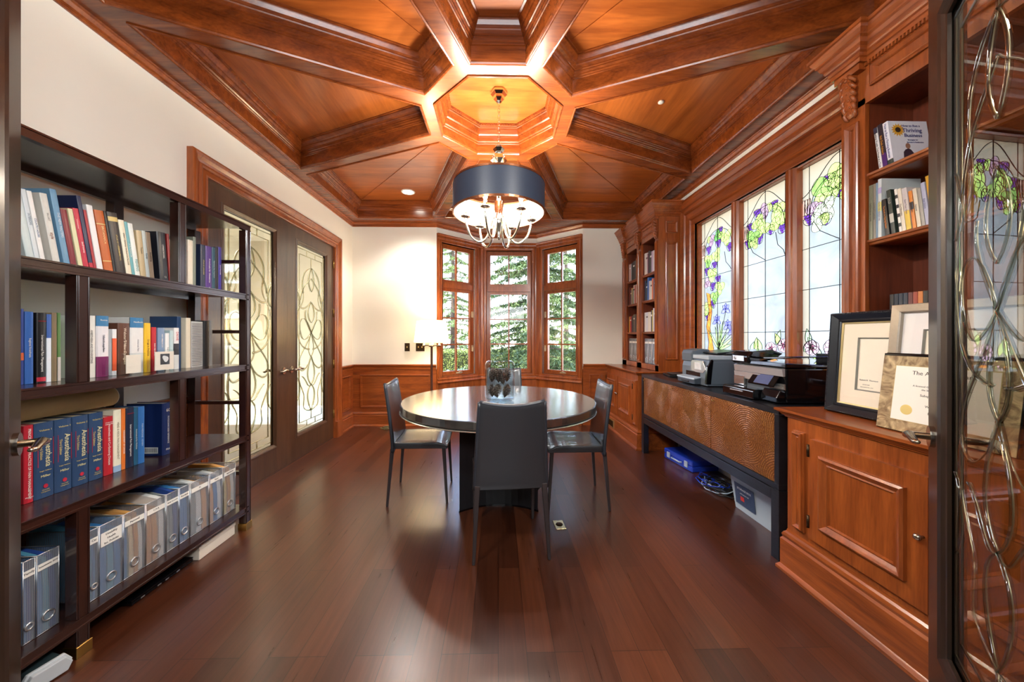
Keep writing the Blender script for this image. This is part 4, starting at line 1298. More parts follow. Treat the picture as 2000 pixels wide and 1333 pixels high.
# --- top row (y0, y1, height, colour, label, titles, extra)
G1 = 'books on the top row of the open bookcase'
L1 = [
 (1.306, 1.329, .255, (206, 222, 224), 'pale green and white book at the near end of the top row', [], 9),
 (1.330, 1.344, .271, (216, 226, 232), 'pale blue grey large book leaning second on the top row', [('INTERIORS', .6, .009, (120, 140, 160), 'v')], 9),
 (1.346, 1.360, .271, (240, 240, 238), 'thin white book beside the pale blue grey one on the top row', [('COUNTRY HOUSES', .5, .008, (70, 110, 150), 'v')], 9),
 (1.382, 1.405, .278, (214, 214, 208), 'light grey book lettered style on the top row', [('style', .42, .014, (150, 90, 70), 'v'), ('the LAST', .68, .008, (120, 120, 120), 'v')], 9),
 (1.416, 1.437, .307, (110, 156, 190), 'tall light blue book with white lettering on the top row', [('THE NEW MASTERS', .55, .011, (232, 240, 245), 'v')], 9),
 (1.4385, 1.459, .239, (126, 30, 44), 'dark red book right of the tall light blue one', [], 9),
 (1.464, 1.4805, .250, (222, 220, 176), 'pale yellow book between the dark red and the bright red one', [], 9),
 (1.4815, 1.501, .258, (192, 40, 66), 'bright red book with a dotted spine lettered bedrooms', [('bedrooms', .38, .011, (250, 220, 220), 'v'), ('.........', .75, .020, (250, 230, 230), 'v')], 9),
 (1.5025, 1.5175, .315, (28, 38, 78), 'tallest navy book with a red foot on the top row', [], 9),
 (1.519, 1.529, .264, (170, 40, 50), 'thin red book between the navy and the white one', [], 9),
 (1.531, 1.554, .290, (236, 236, 236), 'white tall book left of the orange leather one', [], 8.8),
 (1.558, 1.594, .279, (190, 96, 36), 'orange brown leather volume on the top row', [('BRITANNICA', .62, .013, (240, 210, 150), 'v')], 8.8),
 (1.595, 1.605, .287, (26, 24, 26), 'thin black book against the orange leather volume', [], 8.6),
 (1.6065, 1.647, .288, (52, 46, 44), 'wide black book with gold lettering on the top row', [('ATLAS OF INTERVENTIONAL', .45, .009, GOLD, 'v'), ('STRATEGIES', .40, .008, GOLD, 'v')], 8.6),
 (1.648, 1.673, .268, (236, 228, 204), 'cream book about fishing tackle catalogs', [('GREAT FISHING TACKLE CATALOGS', .5, .009, (60, 50, 40), 'v')], 8.4),
 (1.674, 1.687, .267, (112, 176, 184), 'teal book beside the cream fishing tackle book', [('A Fly Fishers Life', .5, .009, WHT, 'v')], 8.4),
 (1.688, 1.710, .265, (232, 238, 234), 'white and green book lettered FISHING', [('FISHING', .25, .016, (70, 150, 150), 'v')], 8.4),
]
bands1 = {11: [(.2, .215, 1), (.78, .795, 1)], 13: [(.86, .93, 1)], 8: [(0, .12, 1)]}
for i, (a, b, h_, rgb, lb, tt, ln_) in enumerate(L1):
    book((-1.752, a, SZ[3] + .001), (b - a) * .97, h_ - .004, .20 if h_ > .25 else .17, rgb, lb, 1, R(ln_), tt, bands1.get(i, ()), G1, cov=[GOLD if i != 8 else REDI])
L1b = [
 (1.7115, 1.738, .241, (196, 176, 138), 'tan book right of the white fishing book', [('Tarpon', .6, .011, (70, 60, 40), 'v')], 6),
 (1.7395, 1.756, .248, (196, 206, 204), 'light grey paperback beside the tan book', [('Florida', .5, .010, (60, 90, 110), 'v')], 6),
 (1.7575, 1.779, .247, (150, 128, 104), 'brown patterned book left of the black medical volume', [('Bonefishing', .5, .010, (60, 40, 30), 'v')], 6),
]
# these stand between the leaning row and the upright, further back so that the upright clears them
for (a, b, h_, rgb, lb, tt, ln_) in L1b:
    book((-1.752, a, SZ[3] + .001), b - a, h_ - .004, .14, rgb, lb, 1, R(ln_), tt, (), G1)
book((-1.752, 1.806, SZ[3] + .001), .046, .262, .17, (30, 32, 40), 'thick black medical volume beside the upright on the top row', 1, R(4.5), [('PRINCIPLES', .62, .012, WHT, 'v'), ('OF INTERNAL', .62, .012, WHT, 'v'), ('MEDICINE', .60, .012, WHT, 'v'), ('12', .12, .014, WHT, 'h')], (), G1)
book((-1.752, 1.856, SZ[3] + .001), .013, .266, .17, (176, 48, 50), 'thin red book behind the right side of the upright', 1, R(3.5), [], (), G1)
for (a, b, h_, rgb, lb, tt) in [
 (1.963, 1.996, .274, (232, 226, 206), 'cream book just right of the upright on the top row', []),
 (1.998, 2.015, .300, (128, 136, 122), 'grey green thin book beside the cream book', []),
 (2.046, 2.078, .270, (34, 44, 70), 'navy book with gold lettering left of the purple book', [('ATLAS OF UROLOGIC', .5, .009, GOLD, 'v')]),
 (2.080, 2.124, .271, (76, 40, 130), 'purple book about anesthesia at the end of the top row', [('Anesthesia for Obstetrics', .45, .014, WHT, 'v'), ('Q', .06, .014, WHT, 'h')]),
 (2.127, 2.150, .275, (46, 88, 110), 'teal and navy book right of the purple one', [('Operative Pain Treatment', .5, .010, (210, 230, 235), 'v')]),
 (2.154, 2.173, .283, (36, 36, 48), 'dark slate thin book second from the end of the top row', []),
 (2.1745, 2.197, .288, (60, 48, 150), 'indigo book at the far end of the top row', [('Local Anesthesia', .5, .009, WHT, 'v')])]:
    book((-1.752, a, SZ[3] + .001), b - a, h_ - .004, .19, rgb, lb, 1, 0, tt, (), G1)

# --- second row
G2 = 'books on the second row of the open bookcase'
for (a, b, h_, rgb, lb, tt, bd, cv) in [
 (1.286, 1.307, .285, (40, 66, 150), 'dark blue book with an orange patch at the near end of the second row', [], [(.32, .42, 1)], [(226, 100, 40)]),
 (1.310, 1.333, .276, (60, 110, 190), 'bright blue book beside the left upright of the second row', [('Regional Anesthesia', .5, .009, WHT, 'v')], [], []),
 (1.342, 1.369, .274, (26, 26, 30), 'black book lettered Interventional Pain Management on the second row', [('Interventional Pain Management', .42, .011, WHT, 'v'), ('WALDMAN', .88, .008, REDI, 'h')], [(.02, .08, 1)], [REDI]),
 (1.371, 1.385, .270, (222, 230, 240), 'white and blue thin book on the second row', [], [(.65, 1, 1)], [(60, 96, 170)]),
 (1.387, 1.402, .277, (150, 132, 100), 'brown and cream thin book on the second row', [], [], []),
 (1.404, 1.414, .278, (110, 160, 90), 'thin green and white book on the second row', [], [(0, .35, 1)], [WHT])]:
    book((-1.765, a, SZ[2] + .001), b - a, h_ - .004, .18, rgb, lb, 1, 0, tt, bd, G2, cov=cv)
for (a, b, h_, rgb, lb, tt, bd, cv) in [
 (1.498, 1.532, .273, (226, 226, 220), 'white book lettered ANESTHESIA AND CO-EXISTING on the second row', [('ANESTHESIA AND CO-EXISTING', .5, .010, (90, 90, 90), 'v')], [], []),
 (1.535, 1.583, .275, (224, 222, 226), 'grey book with a blue head and maroon foot on the second row', [('Essentials and Pain', .55, .010, (110, 110, 120), 'v'), ('Pain Management', .53, .010, (110, 110, 120), 'v'), ('Bonica', .93, .010, WHT, 'h')], [(.83, 1, 1), (0, .33, 2)], [(54, 120, 168), (120, 36, 90)]),
 (1.598, 1.616, .217, (222, 226, 228), 'thin grey book with an orange label on the second row', [], [(.1, .8, 1)], [(226, 92, 50)]),
 (1.620, 1.670, .246, (92, 54, 36), 'brown leather dictionary on the second row', [("Webster's New Collegiate", .55, .016, (230, 214, 190), 'v'), ('Dictionary', .52, .016, (230, 214, 190), 'v')], [], []),
 (1.673, 1.735, .275, (226, 226, 224), 'white book with a blue head right of the brown dictionary', [('Advanced Pain', .5, .010, (120, 120, 130), 'v'), ('Handbook', .92, .010, WHT, 'h')], [(.82, 1, 1)], [(54, 120, 168)]),
 (1.739, 1.770, .251, (236, 190, 40), 'yellow book on the second row', [('Drugs in Practice', .5, .012, (120, 70, 20), 'v')], [], []),
 (1.775, 1.799, .231, (186, 34, 46), 'red book right of the yellow one', [('PAIN MEDICINE', .5, .009, WHT, 'v')], [], []),
 (1.806, 1.843, .229, (126, 150, 182), 'blue grey book with a yellow seal on the second row', [('MEN ARE FROM', .7, .010, WHT, 'v'), ('MARS', .7, .010, WHT, 'v')], [(.2, .34, 1)], [(230, 200, 110)]),
 (1.846, 1.868, .201, (240, 240, 238), 'short white book on the second row', [('THE GIFTED', .5, .009, (90, 90, 90), 'v')], [], []),
 (1.872, 1.892, .216, (190, 212, 214), 'pale aqua thin book on the second row', [], [], []),
 (1.895, 1.924, .231, (240, 238, 236), 'white book lettered DRIVE in red', [('DRIVE', .80, .018, (200, 30, 50), 'v')], [(.35, .62, 1)], [(60, 60, 66)])]:
    book((-1.765, a, SZ[2] + .001), b - a, h_ - .004, .15, rgb, lb, 1, 0, tt, bd, G2, cov=cv)
o = book((-1.80, 1.951, SZ[2] + .001), .024, .292, .15, (28, 62, 104), 'large navy picture book at the right of the second row', 1, 0, [], [], G2)
book((-1.775, 1.977, SZ[2] + .001), .030, .286, .19, (226, 216, 192), 'cream book between the large navy book and the spiral binder', 1, 0, [], [], G2)
# spiral bound manual
sp = thing('spiral_binder', 'grey spiral bound manual with a black wire comb on the second row', 'binder', (-1.775, 2.010, SZ[2] + .001), 0, G2)
q = MB(); q.box(-.20, -.006, .0, .084, 0, .268); obj('sheets', q, plain('manual_sheets', (206, 206, 204), .7, noise=.12, nscale=220), sp)
q = MB(); q.box(-.205, .0, -.0015, 0, 0, .270); q.box(-.205, .0, .084, .0855, 0, .270); obj('cover', q, coverm((52, 54, 58)), sp)
q = MB()
for k in range(26):
    zz = .012 + k * .0098
    q.tube([(-.012, .012, zz), (.006, .018, zz), (.010, .042, zz + .002), (.006, .066, zz + .003), (-.012, .072, zz + .003)], .0016, 5)
obj('wire_comb', q, plain('grey_wire', (150, 152, 156), .3, .8), sp)
book((-1.775, 2.0975, SZ[2] + .001), .036, .276, .19, (24, 26, 30), 'black ring binder right of the spiral manual', 1, 0, [], [], G2)
book((-1.775, 2.135, SZ[2] + .001), .022, .278, .19, (120, 122, 124), 'grey binder at the far end of the second row', 1, 0, [], [], G2)

# --- clear acrylic frames in front of the second row
def acrylic(name):
    m, n, b = newmat(name)
    b.inputs['Transmission Weight'].default_value = 1.0; b.inputs['Roughness'].default_value = .01; b.inputs['IOR'].default_value = 1.3
    b.inputs['Base Color'].default_value = (.97, .99, .98, 1)
    return m
acr = glass_mat('clear_acrylic', (246, 250, 250))
for (y_, wd_, ht_, lb, dark) in ((1.575, .085, .102, 'small clear acrylic photo block in front of the brown dictionary', False), (1.70, .128, .112, 'clear acrylic frame holding a black and white snapshot in front of the yellow book', True)):
    t = thing('photo_frame', lb, 'photo frame', (-1.69, y_, SZ[2] + .001), R(0))
    q = MB(); q.box(-.014, .014, 0, wd_, 0, ht_); obj('acrylic_block', q, acr, t, bev=.002)
    q = MB(); q.box(-.0012, .0012, wd_ * .12, wd_ * .88, ht_ * .1, ht_ * .92)
    if dark:
        q.prism([(.0016, 0)] * 0 + [(wd_ * .5 - .022, ht_ * .34), (wd_ * .5 + .026, ht_ * .34), (wd_ * .5 + .026, ht_ * .82), (wd_ * .5 - .022, ht_ * .82)], 0, .0005, lambda p: Vector((.0012 + p[2], p[0], p[1])), 1)
        q.prism(oval(wd_ * .5 + .004, ht_ * .60, .014, .017, 16, .4, .2, 3), .0005, .001, lambda p: Vector((.0012 + p[2], p[0], p[1])), 2)
    obj('photo', q, [plain('photo_paper', (236, 222, 208) if not dark else (238, 238, 236), .4), plain('snapshot_dark', (44, 46, 54), .4, noise=.5, nscale=120), plain('snapshot_light', (222, 222, 224), .4, noise=.25, nscale=150)], t)

# --- third row
G3 = 'books on the third row of the open bookcase'
def b3(a, b, h_, rgb, lb, tt, bd=(), cv=()):
    return book((-1.80, a, SZ[1] + .001), b - a, h_ - .003, .148 if 1.76 < b < 1.84 else .185, rgb, lb, 1, 0, tt, bd, G3, cov=list(cv))
b3(1.332, 1.359, .300, (180, 34, 50), 'red book at the near end of the third row', [('PRINCIPLES AND PRACTICE OF PAIN MANAGEMENT', .50, .0115, WHT, 'v'), ('McGraw', .07, .009, WHT, 'h')])
where = ['beside the red book', 'second from the red book', 'third from the red book', 'left of the slim red book']
for i, (a, b) in enumerate(((1.361, 1.420), (1.422, 1.478), (1.480, 1.536), (1.539, 1.592))):
    o = b3(a, b, .300, (44, 70, 106), 'thick blue anesthesia volume ' + where[i],
       [('Volume %d' % (4 - i if i else 1), .90, .010, GOLD, 'h'), ('Anesthesia', .60, .026, (232, 222, 170), 'v'), ('Third Edition', .62, .012, GOLD, 'v'), ('Roger Saidman', .36, .006, GOLD, 'h'), ('Miller', .29, .013, (226, 216, 160), 'h'), ('Churchill', .105, .006, GOLD, 'h'), ('Livingstone', .08, .006, GOLD, 'h')])
    wd_ = b - a
    # shift the two upright titles apart and add red rules and the red emblem
    ch_ = [c for c in o.children if c.name.startswith('spine_title')]
    ch_[1].location = (0, .008, 0); ch_[2].location = (0, -.013, 0)
    q = MB()
    q.prism([(wd_ / 2 + .007 * math.cos(t * PI / 6), .046 + .008 * math.sin(t * PI / 6)) for t in range(12)], .0062, .0080, lambda p: Vector((p[2], p[0], p[1])))
    obj('red_emblem', q, inkm((186, 36, 60)), o)
    for yy in (.006, wd_ - .007):
        q = MB(); q.box(.0068, .0078, yy, yy + .0012, .125, .235); obj('red_rule', q, inkm((186, 36, 60)), o)
b3(1.595, 1.632, .271, (186, 38, 50), 'slim red book right of the blue anesthesia volumes', [('Anesthesia and Co-Existing Disease', .52, .013, WHT, 'v'), ('STOELTING', .90, .007, WHT, 'h'), ('DIERDORF', .87, .007, WHT, 'h')])
b3(1.634, 1.667, .295, (236, 230, 208), 'cream and white book right of the slim red one', [('HEAD & NECK PAIN MANAGEMENT', .5, .011, (150, 140, 120), 'v')], [(.0, .10, 1)], [(150, 180, 214)])
b3(1.669, 1.686, .294, (224, 120, 50), 'orange book on the third row', [('MANAGEMENT OF CANCER', .45, .009, WHT, 'v')])
b3(1.688, 1.723, .294, (32, 40, 66), 'dark navy book lettered Interventional Pain Management on the third row', [('Interventional Pain Management', .45, .012, WHT, 'v'), ('WALDMAN', .9, .008, REDI, 'h')])
b3(1.725, 1.743, .289, (44, 100, 132), 'slim teal book right of the dark navy one', [('Anesthesia & Pain Medicine', .45, .009, WHT, 'v')])
b3(1.745, 1.775, .288, (58, 120, 190), 'bright blue book right of the slim teal one', [('PAIN MEDICINE - REVIEW', .5, .010, (210, 226, 240), 'v')])
o = book((-1.80, 1.865, SZ[1] + .001), .056, .278, .185, (30, 50, 104), 'thick navy desk reference standing apart on the third row', 1, 0, [('PHYSICIANS DESK REFERENCE', .48, .011, WHT, 'v'), ('PDR', .10, .014, WHT, 'h'), ('60', .86, .024, WHT, 'h')], (), G3)
q = MB(); q.box(-.10, -.02, -.0012, -.0002, .012, .045); obj('barcode_label', q, white_paper, o)
q = MB()
for k in range(14): q.box(-.096 + k * .0052, -.0945 + k * .0052, -.0018, -.0010, .018, .040)
obj('barcode', q, inkm(BLK), o)
# mailing tube and a loose sheet on the third row
kraft = plain('kraft_cardboard', (190, 158, 106), .7, noise=.12, nscale=14)
t = thing('mailing_tube', 'brown kraft mailing tube lying on top of the third row books', 'mailing tube', (-1.865, 1.02, .9665))
q = MB()
prof = [(.0455, -.30), (.0455, .655), (.041, .655), (.041, -.30)]
Tm = Matrix.Rotation(R(-90), 4, 'X') @ Matrix.Identity(4)
q.lathe(prof + [prof[0]], 40, T=Tm, cap=False)
for o_ in (): pass
obj('tube_wall', q, kraft, t)
q = MB(); q.lathe([(.001, .647), (.040, .647), (.0455, .657), (.044, .660), (.001, .660)], 32, T=Tm); obj('end_cap', q, plain('white_cap', (224, 214, 190), .5), t)

# --- magazine files on the bottom shelf
def mesh_metal():
    m, n, b = newmat('silver_wire_mesh')
    tcn = n.nodes.new('ShaderNodeTexCoord')
    mp = n.nodes.new('ShaderNodeMapping'); mp.inputs['Scale'].default_value = (230, 230, 230); mp.inputs['Rotation'].default_value = (R(45), 0, 0)
    ck = n.nodes.new('ShaderNodeTexChecker'); ck.inputs['Scale'].default_value = 1.0
    n.links.new(tcn.outputs['Object'], mp.inputs[0]); n.links.new(mp.outputs[0], ck.inputs[0])
    tr = n.nodes.new('ShaderNodeBsdfTransparent')
    b.inputs['Base Color'].default_value = srgb(196, 204, 214); b.inputs['Metallic'].default_value = .55; b.inputs['Roughness'].default_value = .38
    mr = n.nodes.new('ShaderNodeMapRange'); mr.inputs[3].default_value = .12; mr.inputs[4].default_value = .46
    n.links.new(ck.outputs['Fac'], mr.inputs[0])
    mx = n.nodes.new('ShaderNodeMixShader'); n.links.new(mr.outputs[0], mx.inputs[0])
    n.links.new(tr.outputs[0], mx.inputs[1]); n.links.new(b.outputs[0], mx.inputs[2])
    n.links.new(mx.outputs[0], n.nodes['Material Output'].inputs[0])
    return m
wire_mesh = mesh_metal()
silver = plain('silver_edge', (206, 210, 214), .28, .9, noise=.02)
FC = {'b': (58, 128, 190), 'k': (218, 160, 88), 'w': (236, 236, 232), 'n': (40, 74, 150), 'y': (226, 196, 90), 'g': (150, 156, 150), 't': (90, 160, 190), 'c': (236, 214, 170)}
FN = {'b': 'blue', 'k': 'manila orange', 'w': 'white', 'n': 'navy', 'y': 'yellow', 'g': 'grey', 't': 'light blue', 'c': 'cream'}
def magazine_file(x, y, z, wd, ht, dp, lb, tag_txt, face, ord_, group, folders, tagrows=1, k=0, where=''):
    """open topped mesh box with a finger ring; front looks along face*x"""
    s = -face
    t = thing('magazine_file', lb, 'magazine file', (x, y, z), 0, group)
    q = MB()
    th = .0012
    hb = ht
    q.box(0, s * th, 0, wd, 0, ht)                         # front
    q.box(s * (dp - th), s * dp, 0, wd, 0, ht * .98)
    q.box(s * th, s * (dp - th), 0, th, 0, ht * .99); q.box(s * th, s * (dp - th), wd - th, wd, 0, ht * .99)
    q.box(s * th, s * (dp - th), th, wd - th, 0, th)
    obj('mesh_box', q, wire_mesh, t)
    q = MB()
    q.tube([(0, .0022, ht), (0, wd - .0022, ht), (s * dp, wd - .0022, ht * .985), (s * dp, .0022, ht * .985)], .0022, 6, closed=True)
    for yy in (.0014, wd - .0014): q.tube([(0, yy, 0), (0, yy, ht)], .0014, 5)
    q.tube([(0, 0, .001), (0, wd, .001)], .0016, 5)
    obj('rim', q, silver, t)
    q = MB()
    rr = min(.017, wd * .32)
    q.tube([(face * .0016, wd / 2 + rr * math.cos(a * PI / 12), ht * .19 + rr * math.sin(a * PI / 12)) for a in range(24)], .0034, 8, closed=True)
    obj('finger_ring', q, silver, t)
    q = MB(); q.box(face * .0004, face * .0014, wd * .06, wd * .94, ht * .80 - .017 * (tagrows - 1), ht * .88); lo_ = obj('paper_label', q, white_paper, t)
    if tag_txt:
        for r_, tx in enumerate(tag_txt.split('|')):
            M = basis((face * .0018, wd / 2, ht * .845 - r_ * .018), (0, face, .04), (0, -.04 * face, 1))
            text(tx, inkm(BLK), lo_, M, .012, 'handwriting', width=wd * .8)
    # papers standing inside are things of their own
    n_ = len(folders)
    for j, c_ in enumerate(folders):
        fw = (wd - .008) / n_
        rnd = random.Random(k * 10 + j)
        fh = ht * rnd.uniform(.90, 1.06)
        q = MB()
        d0 = .003 + rnd.uniform(0, .006)
        q.box(s * d0, s * (dp - .006), 0, max(.0025, fw * .8), 0, fh * .55)
        q.prism([(s * d0, fh * .55), (s * (d0 + .01), fh * .93), (s * dp * .45, fh * rnd.uniform(.96, 1.02)), (s * (dp - .006), fh * rnd.uniform(.95, 1.03)), (s * (dp - .006), fh * .55)], 0, max(.0025, fw * .8), lambda p: Vector((p[0], p[2], p[1])))
        o = obj('file_folder', q, coverm(FC[c_], .6))
        o.location = (x, y + .004 + fw * (j + .1), z + .0016)
        tag(o, '%s %s folder in the %s' % (['first', 'second', 'third', 'fourth', 'fifth'][j], FN[c_], where), 'folder', 'folders standing in the magazine files')
    return t
G4 = 'mesh magazine files on the bottom shelf'
rows = [
 (1.248, 1.282, 'Family', 'bn', 'first mesh file from the near end', 1),
 (1.284, 1.350, 'Investments 2010', 'btn', 'mesh file left of the brass footed upright', 1),
 (1.446, 1.479, 'Car', 'tb', 'narrow mesh file right of the brass footed upright', 1),
 (1.481, 1.572, 'Disability|Health|Ins. Policies', 'btb', 'mesh file with the three line label', 3),
 (1.574, 1.670, 'Personal', 'bckw', 'mesh file with the orange finger hole', 1),
 (1.673, 1.770, 'C.P.A', 'kkw', 'mesh file lettered C.P.A', 1),
 (1.773, 1.841, 'Bank Accounts', 'ggn', 'mesh file lettered Bank Accounts', 1),
 (1.844, 1.904, 'Receipts', 'bb', 'blue filled mesh file in the middle', 1),
 (1.908, 2.029, 'M.', 'gwk', 'wide mesh file lettered with a single M', 1),
 (2.034, 2.130, 'Taxes', 'kbw', 'mesh file second from the far end', 1),
 (2.136, 2.232, 'Apartment', 'ykw', 'mesh file at the far end of the bottom shelf', 1)]
for i, (a, b, tx, fo, lb, tr_) in enumerate(rows):
    magazine_file(-1.69, a, SZ[0] + .0015, b - a, .295, .255, 'silver ' + lb, tx, 1, i, G4, fo, tr_, i, lb)

# --- on the floor under the bookcase
cb = plain('white_box_board', (232, 222, 206), .6, noise=.03)
t = thing('flat_box', 'flat cream box on the floor under the far end of the bookcase', 'box', (-1.672, 1.945, 0))
q = MB(); q.box(-.25, 0, 0, .258, 0, .072); obj('box_body', q, cb, t, bev=.002)
q = MB(); q.box(-.254, .004, -.002, .260, .056, .078); obj('lid', q, cb, t, bev=.002)
t = thing('laptop', 'closed black laptop on the floor under the bookcase', 'laptop', (-1.695, 1.675, 0), R(0))
q = MB(); q.box(-.24, .0, -.06, .26, .004, .020); obj('base', q, gloss_black, t, bev=.004, seg=2)
q = MB(); q.box(-.24, .0, -.06, .26, .021, .029); obj('lid', q, gloss_black, t, bev=.003, seg=2)
q = MB()
for yy in (-.02, .06, .10, .16): q.box(-.001, .0008, yy, yy + .018, .009, .015)
obj('ports', q, silver, t)
t = thing('handset', 'light grey plastic device with a faceted end on the floor by the left door', 'device', (-1.635, 1.272, 0), R(75))
q = MB()
q.prism([(-.045, .004), (.045, .004), (.058, .030), (.040, .058), (-.040, .058), (-.058, .030)], 0, .016, lambda p: Vector((p[0], -p[2], p[1])))
q.prism([(-.050, .002), (.050, .002), (.064, .030), (.045, .063), (-.045, .063), (-.064, .030)], -.014, 0, lambda p: Vector((p[0], -p[2], p[1])))
obj('grey_front', q, plain('light_grey_plastic', (196, 204, 210), .35), t, bev=.003, seg=2)
q = MB(); q.prism([(-.046, .002), (.046, .002), (.056, .03), (.042, .056), (-.042, .056), (-.056, .03)], .014, .13, lambda p: Vector((p[0], p[2], p[1]))); obj('dark_body', q, plain('dark_teal_plastic', (44, 58, 62), .4), t, bev=.003)
# ================================================================== CREDENZA
def scallop_wood():
    m, n, b = newmat('scalloped_copper_wood')
    tcn = n.nodes.new('ShaderNodeTexCoord')
    sp_ = n.nodes.new('ShaderNodeSeparateXYZ'); n.links.new(tcn.outputs['Object'], sp_.inputs[0])
    mp = n.nodes.new('ShaderNodeCombineXYZ'); n.links.new(sp_.outputs[1], mp.inputs[0]); n.links.new(sp_.outputs[2], mp.inputs[1])
    vo = n.nodes.new('ShaderNodeTexVoronoi'); vo.voronoi_dimensions = '2D'; vo.inputs['Scale'].default_value = 3.4; vo.inputs['Randomness'].default_value = .7
    n.links.new(mp.outputs[0], vo.inputs['Vector'])
    mu = n.nodes.new('ShaderNodeMath'); mu.operation = 'MULTIPLY'; mu.inputs[1].default_value = 140
    n.links.new(vo.outputs['Distance'], mu.inputs[0])
    si = n.nodes.new('ShaderNodeMath'); si.operation = 'SINE'; n.links.new(mu.outputs[0], si.inputs[0])
    vd = n.nodes.new('ShaderNodeTexNoise'); vd.inputs['Scale'].default_value = 130; vd.inputs['Detail'].default_value = 1
    n.links.new(mp.outputs[0], vd.inputs['Vector'])
    gt = n.nodes.new('ShaderNodeMapRange'); gt.inputs[1].default_value = .42; gt.inputs[2].default_value = .50
    n.links.new(vd.outputs[0], gt.inputs[0])
    pr = n.nodes.new('ShaderNodeMath'); pr.operation = 'MULTIPLY'; n.links.new(si.outputs[0], pr.inputs[0]); n.links.new(gt.outputs[0], pr.inputs[1])
    mr = n.nodes.new('ShaderNodeMapRange'); mr.inputs[1].default_value = .1; mr.inputs[2].default_value = .8
    n.links.new(pr.outputs[0], mr.inputs[0])
    mx = n.nodes.new('ShaderNodeMix'); mx.data_type = 'RGBA'
    mx.inputs[6].default_value = srgb(128, 76, 34); mx.inputs[7].default_value = srgb(176, 114, 56)
    n.links.new(mr.outputs[0], mx.inputs[0])
    hs = n.nodes.new('ShaderNodeMix'); hs.data_type = 'RGBA'; hs.blend_type = 'MULTIPLY'; hs.inputs[0].default_value = .12
    n.links.new(mx.outputs[2], hs.inputs[6]); n.links.new(vo.outputs['Color'], hs.inputs[7])
    n.links.new(hs.outputs[2], b.inputs['Base Color'])
    b.inputs['Roughness'].default_value = .26; b.inputs['Metallic'].default_value = .35
    bp = n.nodes.new('ShaderNodeBump'); bp.inputs['Strength'].default_value = .3; bp.inputs['Distance'].default_value = .004
    n.links.new(pr.outputs[0], bp.inputs['Height']); n.links.new(bp.outputs[0], b.inputs['Normal'])
    return m
M_scal = scallop_wood()
cr_ = thing('credenza', 'long black credenza with scalloped copper coloured doors under the stained glass', 'credenza', (0, 0, 0))
KX0, KX1, KY0, KY1 = 1.56, 2.015, 1.868, 3.690
q = MB()
q.box(KX0, KX1, KY0, KY1, .818, .85); q.box(KX0, KX1, KY0, KY1, .395, .425)
q.box(KX0, KX1, KY0, KY0 + .032, .425, .818); q.box(KX0, KX1, KY1 - .032, KY1, .425, .818)
q.box(KX1 - .02, KX1, KY0 + .032, KY1 - .032, .425, .818)
obj('case', q, black_wood, cr_, bev=.0015)
q = MB()
for x_ in (KX0, KX1 - .05): q.box(x_, x_ + .05, KY0 + .055, KY1 - .055, .325, .388)
for y_ in (KY0, KY1 - .055): q.box(KX0 + .05, KX1 - .05, y_, y_ + .055, .325, .388)
obj('base_frame', q, black_wood, cr_, bev=.0015)
for x_ in (KX0, KX1 - .055):
    for y_ in (KY0, KY1 - .055):
        q = MB(); q.box(x_, x_ + .055, y_, y_ + .055, 0, .392); obj('leg', q, black_wood, cr_, bev=.0015)
dy = (KY1 - KY0 - .070) / 3
for k in range(3):
    a = KY0 + .035 + k * dy
    q = MB(); q.box(KX0 + .008, KX0 + .028, a + .0025, a + dy - .0025, .428, .815)
    d = obj('door', q, M_scal, cr_)
    q = MB(); q.tube([(KX0 + .008, a + dy - .030, .79), (KX0 - .006, a + dy - .030, .792), (KX0 - .010, a + dy - .045, .792), (KX0 - .008, a + dy - .06, .788)], [.004, .004, .004, .003], 6)
    obj('pull', q, brass, d)

# ---- under it
t = thing('plastic_case', 'translucent blue plastic case with grey latches under the credenza', 'case', (1.90, 3.33, 0), R(8))
blue_pl = plain('cobalt_plastic', (34, 66, 190), .25, coat=.2)
q = MB(); q.box(-.15, .15, -.21, .21, .0, .052); obj('bottom_shell', q, blue_pl, t, bev=.012, seg=3)
q = MB(); q.box(-.15, .15, -.21, .21, .054, .105); obj('top_shell', q, blue_pl, t, bev=.012, seg=3)
lg = plain('latch_grey', (176, 190, 206), .35)
for yy in (-.13, .13):
    q = MB(); q.box(-.160, -.148, yy - .022, yy + .022, .028, .082); obj('latch', q, lg, t, bev=.003)
q = MB(); q.tube([(-.152, -.07, .05), (-.172, -.06, .05), (-.172, .06, .05), (-.152, .07, .05)], .007, 8); obj('carry_handle', q, lg, t)
t = thing('cable_heap', 'tangled heap of black cables on the floor under the credenza', 'cables', (1.83, 2.80, 0))
for k, (nm, mt) in enumerate((('black_cable', black_plastic), ('black_cable', black_plastic), ('grey_cable', lg), ('black_cable', black_plastic), ('blue_cable', blue_pl))):
    rnd = random.Random(k + 5); pts = []
    for j in range(46):
        a = j * .55 + k; r_ = .07 + .05 * math.sin(j * .37 + k)
        pts.append((r_ * math.cos(a) + .03 * math.sin(j * .21 + k), 1.5 * r_ * math.sin(a) + .03 * k - .06, .008 + .045 * abs(math.sin(j * .31 + k)) * (.3 + rnd.random() * .7)))
    q = MB(); q.tube(pts, .0042, 6); obj(nm, q, mt, t)
for k in range(3):
    q = MB(); q.box(-.05 + .05 * k, -.005 + .05 * k, -.16 + .10 * k, -.10 + .10 * k, .0, .034); obj('power_adapter', q, black_plastic, t, bev=.004)
clear_pl = None
m_, n_, b_ = newmat('cloudy_clear_plastic')
b_.inputs['Base Color'].default_value = srgb(206, 218, 226); b_.inputs['Roughness'].default_value = .22; b_.inputs['Alpha'].default_value = .62
clear_pl = m_
t = thing('storage_tub', 'clear plastic storage tub with a grey lid under the near end of the credenza', 'storage box', (1.90, 2.29, 0))
q = MB()
